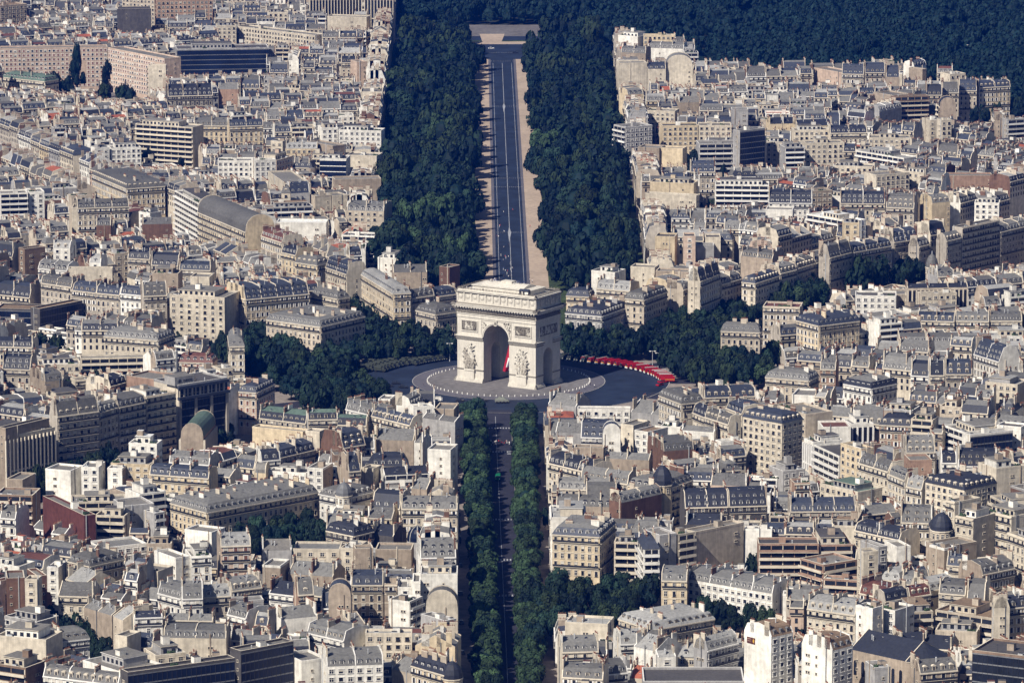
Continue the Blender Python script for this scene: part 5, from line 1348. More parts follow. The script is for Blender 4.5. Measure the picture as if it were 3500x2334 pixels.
sheet('roundabout_road', [(.0088, ((-60,yd1+22),(40,yd1+22),(40,yd1+48),(-60,yd1+48)))], 'asphalt')
sheet('forest_floor', [(.0050, ((90,880),(900,880),(900,2900),(90,2900))),(.0050, ((-120,1420),(90,1420),(90,2900),(-120,2900)))], 'forest_floor')
b = MB(); W = g('paint_white')
def mark(x0,x1,y0,y1,z=.0150): b.poly([(x0,y0,z),(x1,y0,z),(x1,y1,z),(x0,y1,z)], W)
y = 122
while y < 1185:
    for x, ww, on in ((1.55,.16,True),(-5.1,.12,True),(8.2,.12,True)): mark(x+fx(y)-ww, x+fx(y)+ww, y, y+9)
    y += 9
def dots(py, w0=-7.5, w1=10.5, ax=0):
    y = at(1760, py).y; x = w0
    while x < w1: mark(x+fx(y), x+fx(y)+.55, y, y+1.0); x += 1.25
for py in (795,610,640,364,210,181): dots(py)
mark(-46,-21,yd1-.1,yd1+.6); mark(-4.5,30,yd1-.1,yd1+.6)
for py, h_ in ((795,34),(364,30)):
    y = at(1760, py).y; x = 1.55+fx(y); b.poly([(x-.2,y-h_,.0155),(x+.9,y,.0155),(x-.2,y+h_*.6,.0155),(x-.9,y,.0155)], W)
def fxr(y): return -5.2+4.6*(-y-170)/385   # axis of the front avenue
y = -86
while y > -640: mark(fxr(y)-.12, fxr(y)+.12, y-8, y, .0152); y -= 8
for py in (1465,1546,1777,1915,2037):
    y = at(1715, py).y; x = -6.
    while x < 6: mark(fxr(y)+x, fxr(y)+x+.6, y, y+3); x += 1.3
struct('road_markings', b)
sheet('front_avenue_road', [(.0135,((fxr(-74)-7,-70),(fxr(-640)-6.5,-660),(fxr(-640)+6.5,-660),(fxr(-74)+7,-70)))], 'asphalt_warm')
sheet('plaza_approach', [(.0095, ((-33,-72),(-31,-126),(18,-126),(22,-72)))], 'asphalt')
sheet('front_avenue_pavement', [(.0070,((-30,-80),(-22,-660),(20,-660),(16,-80)))], 'pavement')
# ------------------------------------------------------------------ the arch
TH = rad(-32.4)
arch = thing('triumphal_arch', 'huge pale stone triumphal arch standing alone in the middle of the round plaza', 'arch', (0,0,.14), TH)
A_, AD, AM = g('arch'), g('archd'), g('archm')
def tmp(mb): o = mb.obj('cutter'); return o
W2, D2_ = 22.4, 11.1
b = MB(); b.box(-W2,W2,-D2_,D2_,0,36.4,A_,bot=True); body = tmp(b)
def vault(hw, spring, ext, along_y):
    pr = [(-hw,-1),(hw,-1),(hw,spring)]+[(hw*math.cos(t), spring+hw*math.sin(t)) for t in [math.pi*k/20 for k in range(1,20)]]+[(-hw,spring)]
    b = MB(); b.prism(pr, -ext, ext, A_, swap=along_y); 
    o = tmp(b); bm = bmesh.new(); bm.from_mesh(o.data); bmesh.ops.recalc_face_normals(bm, faces=bm.faces); bm.to_mesh(o.data); bm.free(); return o
cuts = [vault(7.31, 21.9, 20, True), vault(4.22, 14.5, 40, False)]
for c in cuts:
    md = body.modifiers.new('cut', 'BOOLEAN'); md.object = c; md.operation = 'DIFFERENCE'; md.solver = 'EXACT'
dg = bpy.context.evaluated_depsgraph_get(); me = bpy.data.meshes.new_from_object(body.evaluated_get(dg)); me.name = 'body'
for o in cuts+[body]: bpy.data.objects.remove(o)
link('body', me, arch)
FRS = {'F':((-W2,-D2_),(1,0),(0,-1),2*W2),'B':((W2,D2_),(-1,0),(0,1),2*W2),'R':((W2,-D2_),(0,1),(1,0),2*D2_),'L':((-W2,D2_),(0,-1),(-1,0),2*D2_)}
ra = random.Random(5)
def P3(fr, s, o, z): (ox,oy),(sx,sy),(nx,ny) = fr[:3]; return (ox+sx*s+nx*o, oy+sy*s+ny*o, z)
def RM(fr, tilt): (ox,oy),(sx,sy),(nx,ny) = fr[:3]; return Matrix(((sx,nx,0),(sy,ny,0),(0,0,1))) @ Matrix.Rotation(tilt, 3, 'Y')
def figure(mb, fr, s, z, k, lean=0., m=A_, o=.5):
    """a carved figure: torso, head, limbs and a sweep of drapery"""
    c, q = math.cos(lean), math.sin(lean)
    def at2(a, h): return P3(fr, s+(a*c+h*q)*k, o+ra.uniform(-.1,.15), z+(h*c-a*q)*k)
    mb.blob(at2(0,1.25), (.34*k,.36*k,.62*k), m, RM(fr, lean), 7, 5); mb.blob(at2(0,2.1), (.22*k,.25*k,.27*k), m, None, 6, 4)
    for sd in (-1,1):
        mb.blob(at2(sd*.22,.45), (.18*k,.22*k,.6*k), m, RM(fr, lean+sd*ra.uniform(-.1,.4)), 6, 4)
        mb.blob(at2(sd*.5,1.55), (.13*k,.16*k,.52*k), m, RM(fr, lean+sd*ra.uniform(.4,2.2)), 6, 4)
    mb.blob(at2(ra.uniform(-.4,.4),.8), (.3*k,.2*k,.75*k), m, RM(fr, lean+ra.uniform(-.6,.6)), 6, 4)
def relief_group(fr, s, name):
    mb = MB()
    for row, (z, n, k) in enumerate(((6.4,4,2.1),(9.3,4,1.9),(12.2,3,1.9))):
        for i in range(n): figure(mb, fr, s+(i-(n-1)/2)*4.9/n+ra.uniform(-.3,.3), z+ra.uniform(-.4,.4), k*ra.uniform(.95,1.25), ra.uniform(-.45,.45), (AM if ra.random() < .5 else A_), .6+.25*(row == 0))
    figure(mb, fr, s+ra.uniform(-.3,.3), 14.6, 2.0, ra.uniform(-.5,.5), A_, .7)
    for sd in (-1,1):
        for q in range(3): mb.blob(P3(fr, s+sd*(1.2+.5*q), .35, 16.6+.5*q), (.28,.18,1.5-.3*q), A_, RM(fr, sd*(.7+.25*q)), 6, 4)
    for q in range(26): mb.blob(P3(fr, s+ra.uniform(-2.2,2.2), .35, ra.uniform(6.6,16.8)), (.2,.3,ra.uniform(.6,1.3)), AM if q % 2 else A_, RM(fr, ra.uniform(-1.4,1.4)), 6, 4)
    mb.fbox(fr, s-2.9, s+2.9, .0, 1.35, 5.5, 6.35, A_)
    mb.obj(name, arch); m2 = MB(); m2.fbox(fr, s-2.6, s+2.6, .0, 1.05, 1.2, 5.5, A_); m2.obj('pedestal', arch)
base, imp, corn, att, fri, arc = MB(), MB(), MB(), MB(), MB(), MB()
for q, fr in FRS.items():
    L = fr[3]; gap = 14.62 if q in 'FB' else 8.44; e = (L-gap)/2
    for s0, s1 in ((0,e),(L-e,L)):
        a0, a1 = (0 if s0 == 0 else 0, 0)
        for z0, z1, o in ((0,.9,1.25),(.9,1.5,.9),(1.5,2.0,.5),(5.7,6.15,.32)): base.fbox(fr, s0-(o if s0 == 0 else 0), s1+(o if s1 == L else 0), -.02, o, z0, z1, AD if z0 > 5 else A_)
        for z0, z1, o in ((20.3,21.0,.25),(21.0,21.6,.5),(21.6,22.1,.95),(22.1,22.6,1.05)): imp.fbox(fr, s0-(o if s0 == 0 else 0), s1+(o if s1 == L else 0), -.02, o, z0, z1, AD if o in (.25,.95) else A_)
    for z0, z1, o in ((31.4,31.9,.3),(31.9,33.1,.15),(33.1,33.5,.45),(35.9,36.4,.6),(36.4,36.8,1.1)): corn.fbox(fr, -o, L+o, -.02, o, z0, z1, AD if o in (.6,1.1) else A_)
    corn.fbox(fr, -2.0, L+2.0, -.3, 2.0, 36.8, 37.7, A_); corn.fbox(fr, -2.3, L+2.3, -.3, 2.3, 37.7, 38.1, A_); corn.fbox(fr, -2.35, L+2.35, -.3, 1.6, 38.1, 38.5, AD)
    n = int(L/1.5)
    for k in range(n+1): corn.fbox(fr, k*L/n-.3, k*L/n+.3, 1.05, 1.9, 36.15, 36.8, A_)
    k = 0; s = .6
    while s < L-.4:
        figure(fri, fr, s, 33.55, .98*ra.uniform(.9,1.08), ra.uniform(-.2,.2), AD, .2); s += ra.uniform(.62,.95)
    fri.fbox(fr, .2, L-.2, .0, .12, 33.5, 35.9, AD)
    # attic
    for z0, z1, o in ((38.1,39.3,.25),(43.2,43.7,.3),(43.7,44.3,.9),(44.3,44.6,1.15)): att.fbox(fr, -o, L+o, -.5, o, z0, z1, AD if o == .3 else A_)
    att.fbox(fr, .0, L, -.55, -.05, 39.3, 43.2, A_)
    n = 11 if q in 'FB' else 5; st = L/n
    for k in range(n):
        sh = MB(); c = P3(fr, (k+.5)*st, .02, 41.5); sh.blob(c, (.95,.32,.95), A_, RM(fr, 0), 12, 6)
        for t in range(12): sh.blob(P3(fr, (k+.5)*st+1.05*math.cos(t*.5236), .03, 41.5+1.05*math.sin(t*.5236)), (.2,.16,.2), A_, None, 6, 4)
        sh.obj('shield', arch)
    for k in range(n+1):
        s = max(.25, min(L-.25, k*st)); att.fbox(fr, s-.32, s+.32, -.05, .28, 39.3, 43.2, A_); att.fbox(fr, s-.5, s+.5, -.05, .36, 42.6, 43.2, A_)
    for k in range(n):
        for d in (-1,1): att.fbox(fr, (k+.5)*st+d*1.5-.09, (k+.5)*st+d*1.5+.09, -.05, .05, 39.8, 42.6, A_)
    cre = MB(); n2 = int(L/.85)
    cre.fbox(fr, -.2, L+.2, -.6, .2, 44.6, 45.1, A_)
    for k in range(n2):
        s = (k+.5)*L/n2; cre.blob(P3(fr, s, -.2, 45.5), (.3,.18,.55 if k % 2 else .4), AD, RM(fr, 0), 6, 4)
    cre.obj('cresting', arch)
    # relief panels and spandrels
    for s0, s1 in (((2.4,11.9),(L-11.9,L-2.4)) if q in 'FB' else ((2.6,L-2.6),)):
        pn = MB(); z0, z1 = 24.6, 30.2
        for a_, b_, c_, d_ in ((s0,s1,z0,z0+.45),(s0,s1,z1-.45,z1),(s0,s0+.45,z0+.45,z1-.45),(s1-.45,s1,z0+.45,z1-.45)): pn.fbox(fr, a_, b_, 0, .42, c_, d_, A_)
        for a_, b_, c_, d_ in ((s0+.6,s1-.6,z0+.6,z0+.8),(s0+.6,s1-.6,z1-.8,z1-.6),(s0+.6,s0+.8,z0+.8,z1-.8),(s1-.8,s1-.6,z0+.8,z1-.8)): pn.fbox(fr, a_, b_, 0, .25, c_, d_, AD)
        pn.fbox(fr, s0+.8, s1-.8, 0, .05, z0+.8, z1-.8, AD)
        s = s0+1.4
        while s < s1-1.2:
            for zz in (z0+.8, z0+2.2): figure(pn, fr, s+ra.uniform(-.3,.3), zz+ra.uniform(0,.4), ra.uniform(.95,1.2), ra.uniform(-.6,.6), AD if ra.random() < .5 else A_, .22)
            s += ra.uniform(.7,1.05)
        pn.obj('relief_panel', arch)
    if q in 'FB':
        c = L/2
        for sd in (-1,1):
            sp = MB()
            for _ in range(34):
                a_ = ra.uniform(3.2,8.0); zz = ra.uniform(24.5,30.6)
                if math.hypot(a_, zz-21.9) < 8.75: continue
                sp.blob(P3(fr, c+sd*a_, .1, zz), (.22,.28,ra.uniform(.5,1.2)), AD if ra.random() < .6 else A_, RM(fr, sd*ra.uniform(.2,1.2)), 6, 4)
            figure(sp, fr, c+sd*6.6, 27.4, 1.3, sd*.5, A_, .2)
            for a_, b_, c_, d_ in ((8.35,8.6,22.6,31.0),(0.9,8.35,30.75,31.0)): sp.fbox(fr, *(sorted((c+sd*a_, c+sd*b_))), 0, .25, c_, d_, A_)
            sp.obj('spandrel_relief', arch)
        for r0, r1, o in ((7.31,7.75,.35),(7.75,8.25,.55)):
            for k in range(24):
                t0, t1 = math.pi*k/24, math.pi*(k+1)/24; i = len(arc.v)
                for o_ in (-.05, o):
                    for r, t in ((r0,t0),(r1,t0),(r1,t1),(r0,t1)): arc.v.append(P3(fr, c+r*math.cos(t), o_, 21.9+r*math.sin(t)))
                arc.f.extend(((i+4,i+5,i+6,i+7),(i+1,i+2,i+6,i+5),(i,i+3,i+7,i+4))); arc.m.extend((A_,)*3)
        ks = MB(); ks.fbox(fr, c-.75, c+.75, 0, 1.1, 28.7, 31.2, A_); ks.blob(P3(fr, c, 1.1, 30), (.5,.4,.9), AD, RM(fr, 0), 8, 5); ks.obj('keystone', arch)
        for s in (7.55, L-7.55): relief_group(fr, s, 'sculpture_group')
for n_, mb in (('plinth',base),('impost_moulding',imp),('cornice',corn),('attic',att),('frieze',fri),('archivolt',arc)): mb.obj(n_, arch)
b = MB(); b.box(-W2+.5,W2-.5,-D2_+.5,D2_-.5,36.4,44.2,A_); b.box(-16.5,16.5,-6.4,6.4,44.2,46.4,A_); b.box(-17,17,-6.9,6.9,46.4,46.8,A_,bot=True)
b.prism([(-6.4,46.8)]+[(-6.2+12.4*k/10, 46.8+1.5*math.sin(math.pi*k/10)) for k in range(11)]+[(6.4,46.8)], -12, 12, A_); b.box(-3,3,-2,2,48,49.2,A_); b.obj('roof_terrace', arch)
# flag hung in the great vault
for n_, c in (('flag_red',(.36,.012,.03)),('flag_white',(.8,.8,.82)),('flag_blue',(.02,.04,.25))): mat(n_, c, .8, .05, rnd=0)  # red kept darker, the vault's shade is put into its colour
mb = MB(); nu, nv = 16, 24
def fl(i, j):
    u, v = i/nu, j/nv; x = .7-3.6*v**1.3+u*5.2; y = .8*math.sin(u*9+v*3)+.8*v; return (x, y, 23-18.5*v*(1-.07*abs(u-.3)))
for j in range(nv):
    for i in range(nu):
        u, v = (i+.5)/nu, (j+.5)/nv; k = 'flag_red' if u < .42-.24*(v > .62)+.3*(v > .88) else 'flag_white' if u < .66 else 'flag_blue'
        mb.poly([fl(i,j),fl(i,j+1),fl(i+1,j+1),fl(i+1,j)], g(k))
tag(mb.obj('flag', None, (0,-.3,0)), 'long red, white and blue flag hanging inside the arch', 'flag')
mb = MB(); mb.box(-2.4,2.4,-1.6,1.6,2.5,2.7,g('roof_slate'),bot=True); mb.box(-2.4,-2.2,-1.6,1.6,0,2.5,g('wall_white')); mb.box(.6,2.4,-1.62,-1.5,0,2.2,g('wall_white')); mb.box(2.2,2.4,-1.6,1.6,0,2.5,g('wall_dark')); mb.prism([(-1.6,2.7),(0,3.5),(1.6,2.7)],-2.4,2.4,g('roof_slateb'))
t_ = mb.obj('canopy', None, None); q = Matrix.Rotation(TH,4,'Z') @ Vector((14.5,-8.6,45.1)); t_.location = (q.x,q.y,44.4); t_.rotation_euler.z = TH+.2; tag(t_, 'small dark canopy with white panel on the roof of the arch', 'canopy')
# ------------------------------------------------------------------ bollards and lamps
m = MB(); m.cyl(0,0,0,.7,.25,.2,g('trim_white'),8); m.cyl(0,0,.7,.9,.26,.08,g('trim_white'),8); bm_ = m.mesh('bollard')
for k in range(84):
    t = 2*math.pi*k/84; o = link('bollard', bm_, None, (39.4*math.cos(t), 39.4*math.sin(t), .14)); tag(o, 'white bollard in the ring around the arch', 'bollard', 'bollards around the arch')
def lamp(x, y, hgt, lb, grp, kind='street_lamp'):
    t = thing(kind, lb, 'lamp', (x,y,0), 0, grp); m = MB(); m.cyl(0,0,0,hgt,.2,.11,g('steel'),6); m.obj('post', t)
    m = MB(); m.box(-1.3,1.3,-.12,.12,hgt,hgt+.14,g('steel'),bot=True); m.box(-1.6,-.8,-.25,.25,hgt-.14,hgt+.2,g('trim_white'),bot=True); m.box(.8,1.6,-.25,.25,hgt-.14,hgt+.2,g('trim_white'),bot=True); m.obj('lamp_head', t)
for i, (px, py, hgt) in enumerate(((3142,182,11),(2990,146,11),(3311,216,13),(3039,192,8),(3480,230,10),(2828,156,11))):
    p = at(px, py); lamp(p.x, p.y, hgt, 'pale T shaped lamp mast in the dark wood, %s from the left' % ORD[(2,1,4,3,5,0)[i]] if i < 6 else '', 'lamp masts in the wood', 'lamp_mast')
for i, (px, py) in enumerate(((1585,1215),(1537,1235),(2058,1210),(1940,1215),(1960,1216),(2230,1262),(2250,1268))):
    p = at(px, py); lamp(p.x, p.y, 9, 'tall street lamp at the far rim of the plaza, %s from the left' % ORD[(1,0,4,2,3,5,6)[i]], 'street lamps around the plaza')
# ------------------------------------------------------------------ vehicles (forward = +x)
for n_, c, r_ in (('fire_red',(.34,.010,.018),.4),('veh_white',(.78,.78,.76),.35),('veh_yellow',(.7,.35,.03),.5),('olive',(.035,.042,.032),.7),('veh_green',(.01,.16,.075),.45),('tyre',(.015,.015,.017),.9),('car_grey',(.20,.21,.23),.3),('car_dark',(.02,.022,.03),.3),('armour',(.20,.21,.18),.7),('chrome',(.6,.6,.6),.3)): mat(n_, c, r_, .06, rnd=.08)
def wheel_mb(x, y, r, w_=.3):
    m = MB(); i = len(m.v); n = 10
    for yy in (y-w_/2, y+w_/2):
        for k in range(n): m.v.append((x+r*math.cos(6.283*k/n), yy, r+r*math.sin(6.283*k/n)))
    for k in range(n): m.f.append((k,(k+1)%n,n+(k+1)%n,n+k)); m.m.append(g('tyre'))
    m.f.extend((tuple(range(n))[::-1], tuple(range(n,2*n)))); m.m.extend((g('tyre'),g('tyre'))); return m
VEH = {}
def vproto(key, parts): VEH[key] = [(n_, m.mesh(n_)) for n_, m in parts]
def wheels(xs, w_, r): return [('wheel', wheel_mb(x, y, r)) for x in xs for y in (-w_, w_)]
def taper(m, x0, x1, y, z0, z1, dx0, dx1, dy, k):
    i = len(m.v); m.v.extend(((x0,-y,z0),(x1,-y,z0),(x1,y,z0),(x0,y,z0),(x0+dx0,-y+dy,z1),(x1-dx1,-y+dy,z1),(x1-dx1,y-dy,z1),(x0+dx0,y-dy,z1)))
    m.f.extend(((i,i+1,i+5,i+4),(i+1,i+2,i+6,i+5),(i+2,i+3,i+7,i+6),(i+3,i,i+4,i+7),(i+4,i+5,i+6,i+7))); m.m.extend((g(k),)*5)
def fire(ladder):
    bd = MB(); bd.box(-4.2,1.4,-1.2,1.2,.8,2.9,g('fire_red'),bot=True); bd.box(-4.2,1.4,-1.22,1.22,1.5,1.75,g('veh_yellow')); bd.box(-4.1,1.2,-1.0,-.75,2.9,3.05,g('fire_red'))
    cb = MB(); taper(cb,1.5,3.9,1.2,.7,1.7,0,0,0,'fire_red'); taper(cb,1.5,3.9,1.2,1.7,2.75,0,.45,.12,'fire_red'); cb.box(1.7,2.9,-.5,.5,2.75,2.95,g('fire_red'))
    ws = MB(); ws.poly([(3.93,-1.0,1.75),(3.93,1.0,1.75),(3.55,.95,2.6),(3.55,-.95,2.6)], g('glass'))
    bp = MB(); bp.box(3.85,4.15,-1.25,1.25,.45,1.15,g('veh_white'),bot=True); bp.box(3.91,3.99,-1.1,1.1,1.25,1.6,g('veh_yellow'))
    P = [('body',bd),('cab',cb),('windscreen',ws),('bumper',bp)]+wheels((-2.8,2.6),1.05,.5)
    if ladder:
        ld = MB()
        for y in (-.32,.32): ld.box(-4.8,3.6,y-.07,y+.07,3.2,3.42,g('chrome'),bot=True)
        for k in range(14): ld.box(-4.6+k*.6,-4.52+k*.6,-.3,.3,3.25,3.34,g('chrome'),bot=True)
        ld.cyl(-3.2,0,2.9,3.3,.6,.5,g('fire_red'),10); P.append(('ladder', ld))
    return P
vproto('ladder', fire(True)); vproto('pump', fire(False))
def truck(c, tarp, bright=None):
    bd = MB(); bd.box(-3,1,-1.15,1.15,.8,1.6,g(c),bot=True); bd.prism([(-1.15,1.6),(-1.15,2.5),(-.7,2.9),(.7,2.9),(1.15,2.5),(1.15,1.6)],-3,.9,g(tarp))
    cb = MB(); taper(cb,1.1,3.0,1.1,.7,1.6,0,0,0,c); taper(cb,1.1,2.6,1.1,1.6,2.5,0,.3,.12,c)
    ws = MB(); ws.poly([(2.62,-.9,1.65),(2.62,.9,1.65),(2.36,.85,2.4),(2.36,-.85,2.4)], g('glass'))
    hl = MB(); hl.box(3.0,3.06,-.95,-.6,1.0,1.3,g('chrome')); hl.box(3.0,3.06,.6,.95,1.0,1.3,g('chrome'))
    return [('body',bd),('cab',cb),('windscreen',ws),('headlight',hl)]+wheels((-2,2.1),1.0,.5)
vproto('truck', truck('olive','olive')); vproto('green', truck('veh_green','veh_green')); vproto('boxred', truck('fire_red','fire_red'))
def carp(c):
    bd = MB(); taper(bd,-2.1,2.1,.88,.3,.85,.05,.1,.03,c); cb = MB(); taper(cb,-1.7,.9,.8,.85,1.42,.45,.55,.14,'glass'); cb.box(-1.2,.3,-.62,.62,1.42,1.46,g(c)); return [('body',bd),('cabin',cb)]+wheels((-1.3,1.35),.8,.32)
for k in ('veh_white','car_grey','car_dark','fire_red'): vproto('car_'+k, carp(k))
bd = MB(); taper(bd,-3.4,3.4,1.4,.8,1.7,.2,.7,.05,'armour'); taper(bd,-3.2,2.2,1.4,1.7,2.2,.2,.8,.3,'armour'); tu = MB(); taper(tu,-1.8,1.2,1.1,2.2,2.9,.2,.5,.25,'armour'); tu.box(1.0,4.6,-.09,.09,2.45,2.63,g('armour'),bot=True); tu.cyl(-.4,.3,2.9,3.1,.4,.35,g('olive'),8)
vproto('armoured', [('hull',bd),('turret',tu)]+wheels((-2.5,-.9,.8,2.4),1.35,.55))
bd = MB(); bd.box(-2.6,2.6,-.98,.98,.4,1.4,g('veh_white'),bot=True); taper(bd,-2.6,2.0,.98,1.4,2.5,.05,.5,.06,'veh_white'); ws = MB(); ws.poly([(2.03,-.85,1.5),(2.03,.85,1.5),(1.6,.85,2.3),(1.6,-.85,2.3)], g('glass')); vproto('van', [('body',bd),('windscreen',ws)]+wheels((-1.6,1.7),.85,.36))
bd = MB(); taper(bd,-.9,.9,.22,.45,1.0,.1,.2,.05,'veh_white'); bd.blob((-.1,0,1.35),(.22,.25,.45),g('car_dark')); bd.blob((0,0,1.75),(.15,.15,.17),g('veh_white')); vproto('bike', [('frame',bd),('wheel',wheel_mb(-.75,0,.32,.14)),('wheel',wheel_mb(.75,0,.32,.14))])
def place(key, name, cat, x, y, ang, lb, grp=None, z=.02):
    t = thing(name, lb, cat, (x,y,z), ang, grp)
    for n_, me in VEH[key]: link(n_, me, t)
    return t
fp = [(485,672,1),(612,692,1),(752,710,1),(870,724,0),(992,734,0),(1108,752,0),(1208,772,0),(1318,792,0),(1408,806,0),(1500,829,1),(1590,853,0),(1660,880,1),(1735,908,0),(1795,928,1),(1840,949,1),(1890,979,1),(1930,1004,1),(1965,1040,0)]
for i, (zx, zy, ld) in enumerate(fp):
    p = at(1900+zx*.17857, 1120+zy*.17857); u = Vector((-p.x,-p.y,0)).normalized(); a = math.atan2(u.y,u.x); c = p-u*4.2
    place('ladder' if ld else 'pump', 'fire_engine', 'fire engine', c.x, c.y, a, '%s red fire engine from the arch%s, in the curved plaza line' % (ORD[i], ', with white ladder' if ld else ''), 'red fire engines lined up on the plaza', .03).scale = (.86,.92,.92)
p = at(2070, 1207); place('boxred','van','van',p.x,p.y,rad(200),'lone red truck standing behind the line of fire engines')
p = at(2255,1318); place('car_fire_red','car','car',p.x,p.y,rad(230),'small red car at the near end of the fire engine line'); p = at(2262,1308); place('car_fire_red','car','car',p.x,p.y,rad(200),'red car beside the last fire engine')
for i in range(16):
    p = at(1182+R.uniform(0,48), 1288+R.uniform(0,40)); place('bike','motorcycle','motorcycle',p.x,p.y,rad(R.uniform(0,360)),'motorcycle in the cluster at the left edge of the plaza','motorcycles at the left of the plaza',.03)
for i, (px, py) in enumerate(((1330,1322),(1352,1313),(1318,1330),(1378,1326),(1572,1372),(1650,1372))):
    p = at(px, py); place(('car_car_dark','van')[i == 9],'car','car',p.x,p.y,rad(R.uniform(-20,20)),'dark car on the near side of the plaza road','dark cars on the near plaza road',.03)
n = 0
for row, rr in enumerate((63,69.5,75.5)):
    for k in range(15):
        ph = rad(160-42*k/14+R.uniform(-.6,.6)); r_ = rr+(4 if ph > rad(140) else -2)*(abs(ph-rad(119))/rad(41)) ; x, y = r_*math.cos(ph), r_*math.sin(ph)
        place('truck','army_truck','truck',x,y,math.atan2(-y,-x),'dark olive army truck in the packed ranks left of the arch','dark army trucks lined up on the plaza',.03)
for k, ph in enumerate((52,56,60,64)):
    for rr in (62,69): place('truck','army_truck','truck',rr*math.cos(rad(ph)),rr*math.sin(rad(ph)),rad(ph+180),'dark army truck just right of the arch','dark army trucks right of the arch',.03)
p = at(1716,1377); place('armoured','armoured_vehicle','tank',p.x,p.y,rad(4),'grey green armoured vehicle crossing at the top of the front avenue')
p = at(1702,1640); place('green','truck','truck',p.x,p.y,rad(-92),'bright green truck driving in the front avenue')
for px, py, a, k, lb in ((1679,168,8,'car_veh_white','white car at the far crossroads behind the arch'),(1761,182,0,'car_car_dark','dark car at the far crossroads behind the arch'),(1320,1237,200,'van','white van behind the army trucks, left one'),(1387,1228,200,'van','white van behind the army trucks, right one'),(1744,1552,75,'car_car_grey','grey car on the crossing in the front avenue')):
    p = at(px, py); place(k, 'van' if k == 'van' else 'car', 'van' if k == 'van' else 'car', p.x, p.y, rad(a), lb)
for i, px in enumerate((1748,1755,1763)): p = at(px, 1976); place('bike','motorcycle','motorcycle',p.x,p.y,rad(-90),'white motorcycle, %s of three abreast in the front avenue' % ('left','middle','right')[i],'three motorcycles')
for i in range(16):
    y = -170-R.uniform(3,9)-i*24; s_ = i % 2; x = -25.2+.016*(-y-150) if s_ else 11.8+.004*(-y)
    place(R.choice(('car_veh_white','car_car_grey','car_car_dark','car_car_grey')),'parked_car','car',x+1.5 if s_ else x-.6,y,rad(90),'car parked in shade along the %s kerb of the front avenue' % ('left' if s_ else 'right'),'cars parked along the %s kerb' % ('left' if s_ else 'right'))
for i, (px, py) in enumerate(((1413,607),(1407,470),(2043,396),(2045,445),(2064,545),(2075,620),(2082,668),(2008,175))):
    p = at(px, py); place('car_veh_white','parked_car','car',p.x,p.y,rad(90),'white car between trees on the side road %s of the wooded avenue' % ('left' if px < 1700 else 'right'),'white cars on the side roads')
# ------------------------------------------------------------------ people
for n_, c in (('skin',(.5,.32,.24)),('cloth_white',(.8,.8,.8)),('cloth_dark',(.03,.035,.06)),('cloth_red',(.5,.03,.05)),('cloth_blue',(.08,.14,.32)),('hair',(.04,.03,.02))): mat(n_, c, .85, .08, rnd=.1)
def person_mesh(shirt, pants, step):
    V = [(0,0,.95,.14),(0,0,1.2,.15),(0,0,1.42,.14),(0,0,1.52,.055),(0,0,1.66,.1),(0,.09,.9,.085),(step,.1,.5,.065),(step*.6,.1,.07,.045),(step*.6+.12,.1,.03,.035),(0,-.09,.9,.085),(-step,-.1,.5,.065),(-step*1.5,-.1,.07,.045),(-step*1.5+.12,-.1,.03,.035),
         (0,.2,1.4,.06),(-.04,.26,1.12,.045),(.08,.25,.88,.035),(.11,.25,.8,.03),(0,-.2,1.4,.06),(-.04,-.26,1.12,.045),(.08,-.25,.88,.035),(.11,-.25,.8,.03),(.02,0,1.74,.085)]
    E = [(0,1),(1,2),(2,3),(3,4),(4,21),(0,5),(5,6),(6,7),(7,8),(0,9),(9,10),(10,11),(11,12),(2,13),(13,14),(14,15),(15,16),(2,17),(17,18),(18,19),(19,20)]
    me = bpy.data.meshes.new('p'); me.from_pydata([v[:3] for v in V], E, []); o = link('p', me)
    md = o.modifiers.new('s', 'SKIN'); 
    for i, v in enumerate(V): me.skin_vertices[0].data[i].radius = (v[3], v[3]); me.skin_vertices[0].data[i].use_root = i == 0
    o.modifiers.new('u', 'SUBSURF').levels = 1
    out = bpy.data.meshes.new_from_object(o.evaluated_get(bpy.context.evaluated_depsgraph_get())); bpy.data.objects.remove(o); out.name = 'person'
    out.materials.clear()
    for k in ('skin', shirt, pants, 'hair'): out.materials.append(MATS[g(k)])
    for p in out.polygons:
        z, yy = p.center.z, abs(p.center.y); p.material_index = 3 if z > 1.7 or (z > 1.6 and p.center.x < -.02) else 0 if z > 1.5 or (yy > .19 and z < 1.1) else 1 if z > .93 else 2; p.use_smooth = True
    return out
PM = [person_mesh(a_, b_, s_) for a_, b_, s_ in (('cloth_white','cloth_dark',.12),('cloth_red','cloth_dark',.05),('cloth_dark','cloth_dark',.1),('cloth_blue','cloth_white',.02),('cloth_white','cloth_white',.15))]
PW = ['white shirt','red shirt','dark clothes','blue shirt','white clothes']
def person(x, y, z, k, lb, grp): tag(link('person', PM[k], None, (x,y,z)), 'person in '+PW[k]+' '+lb, 'person', grp).rotation_euler.z = R.uniform(0,6.28)
for i, (zx, zy) in enumerate(((455,170),(630,128),(385,430),(375,440),(465,545),(330,635),(360,640),(460,845),(552,795),(405,985),(485,1020),(500,1030),(550,1025),(450,1090),(585,1145),(620,1245),(640,1260),(590,1262),(487,1295),(450,1250),(530,1300),(458,1408),(548,1405),(580,1390),(520,1340),(610,1320),(960,440),(955,1470),(1005,1490))):
    p = at(1640+zx*.17857, 700+zy*.17857); person(p.x, p.y, .02, (0,1,1,4,0,1,0,0,2,4,1,3,0,0,4,0,2,4,0,3,1,2,0,2,4,0,1,0,0)[i], 'walking on the wide road behind the arch', 'people on the road behind the arch')
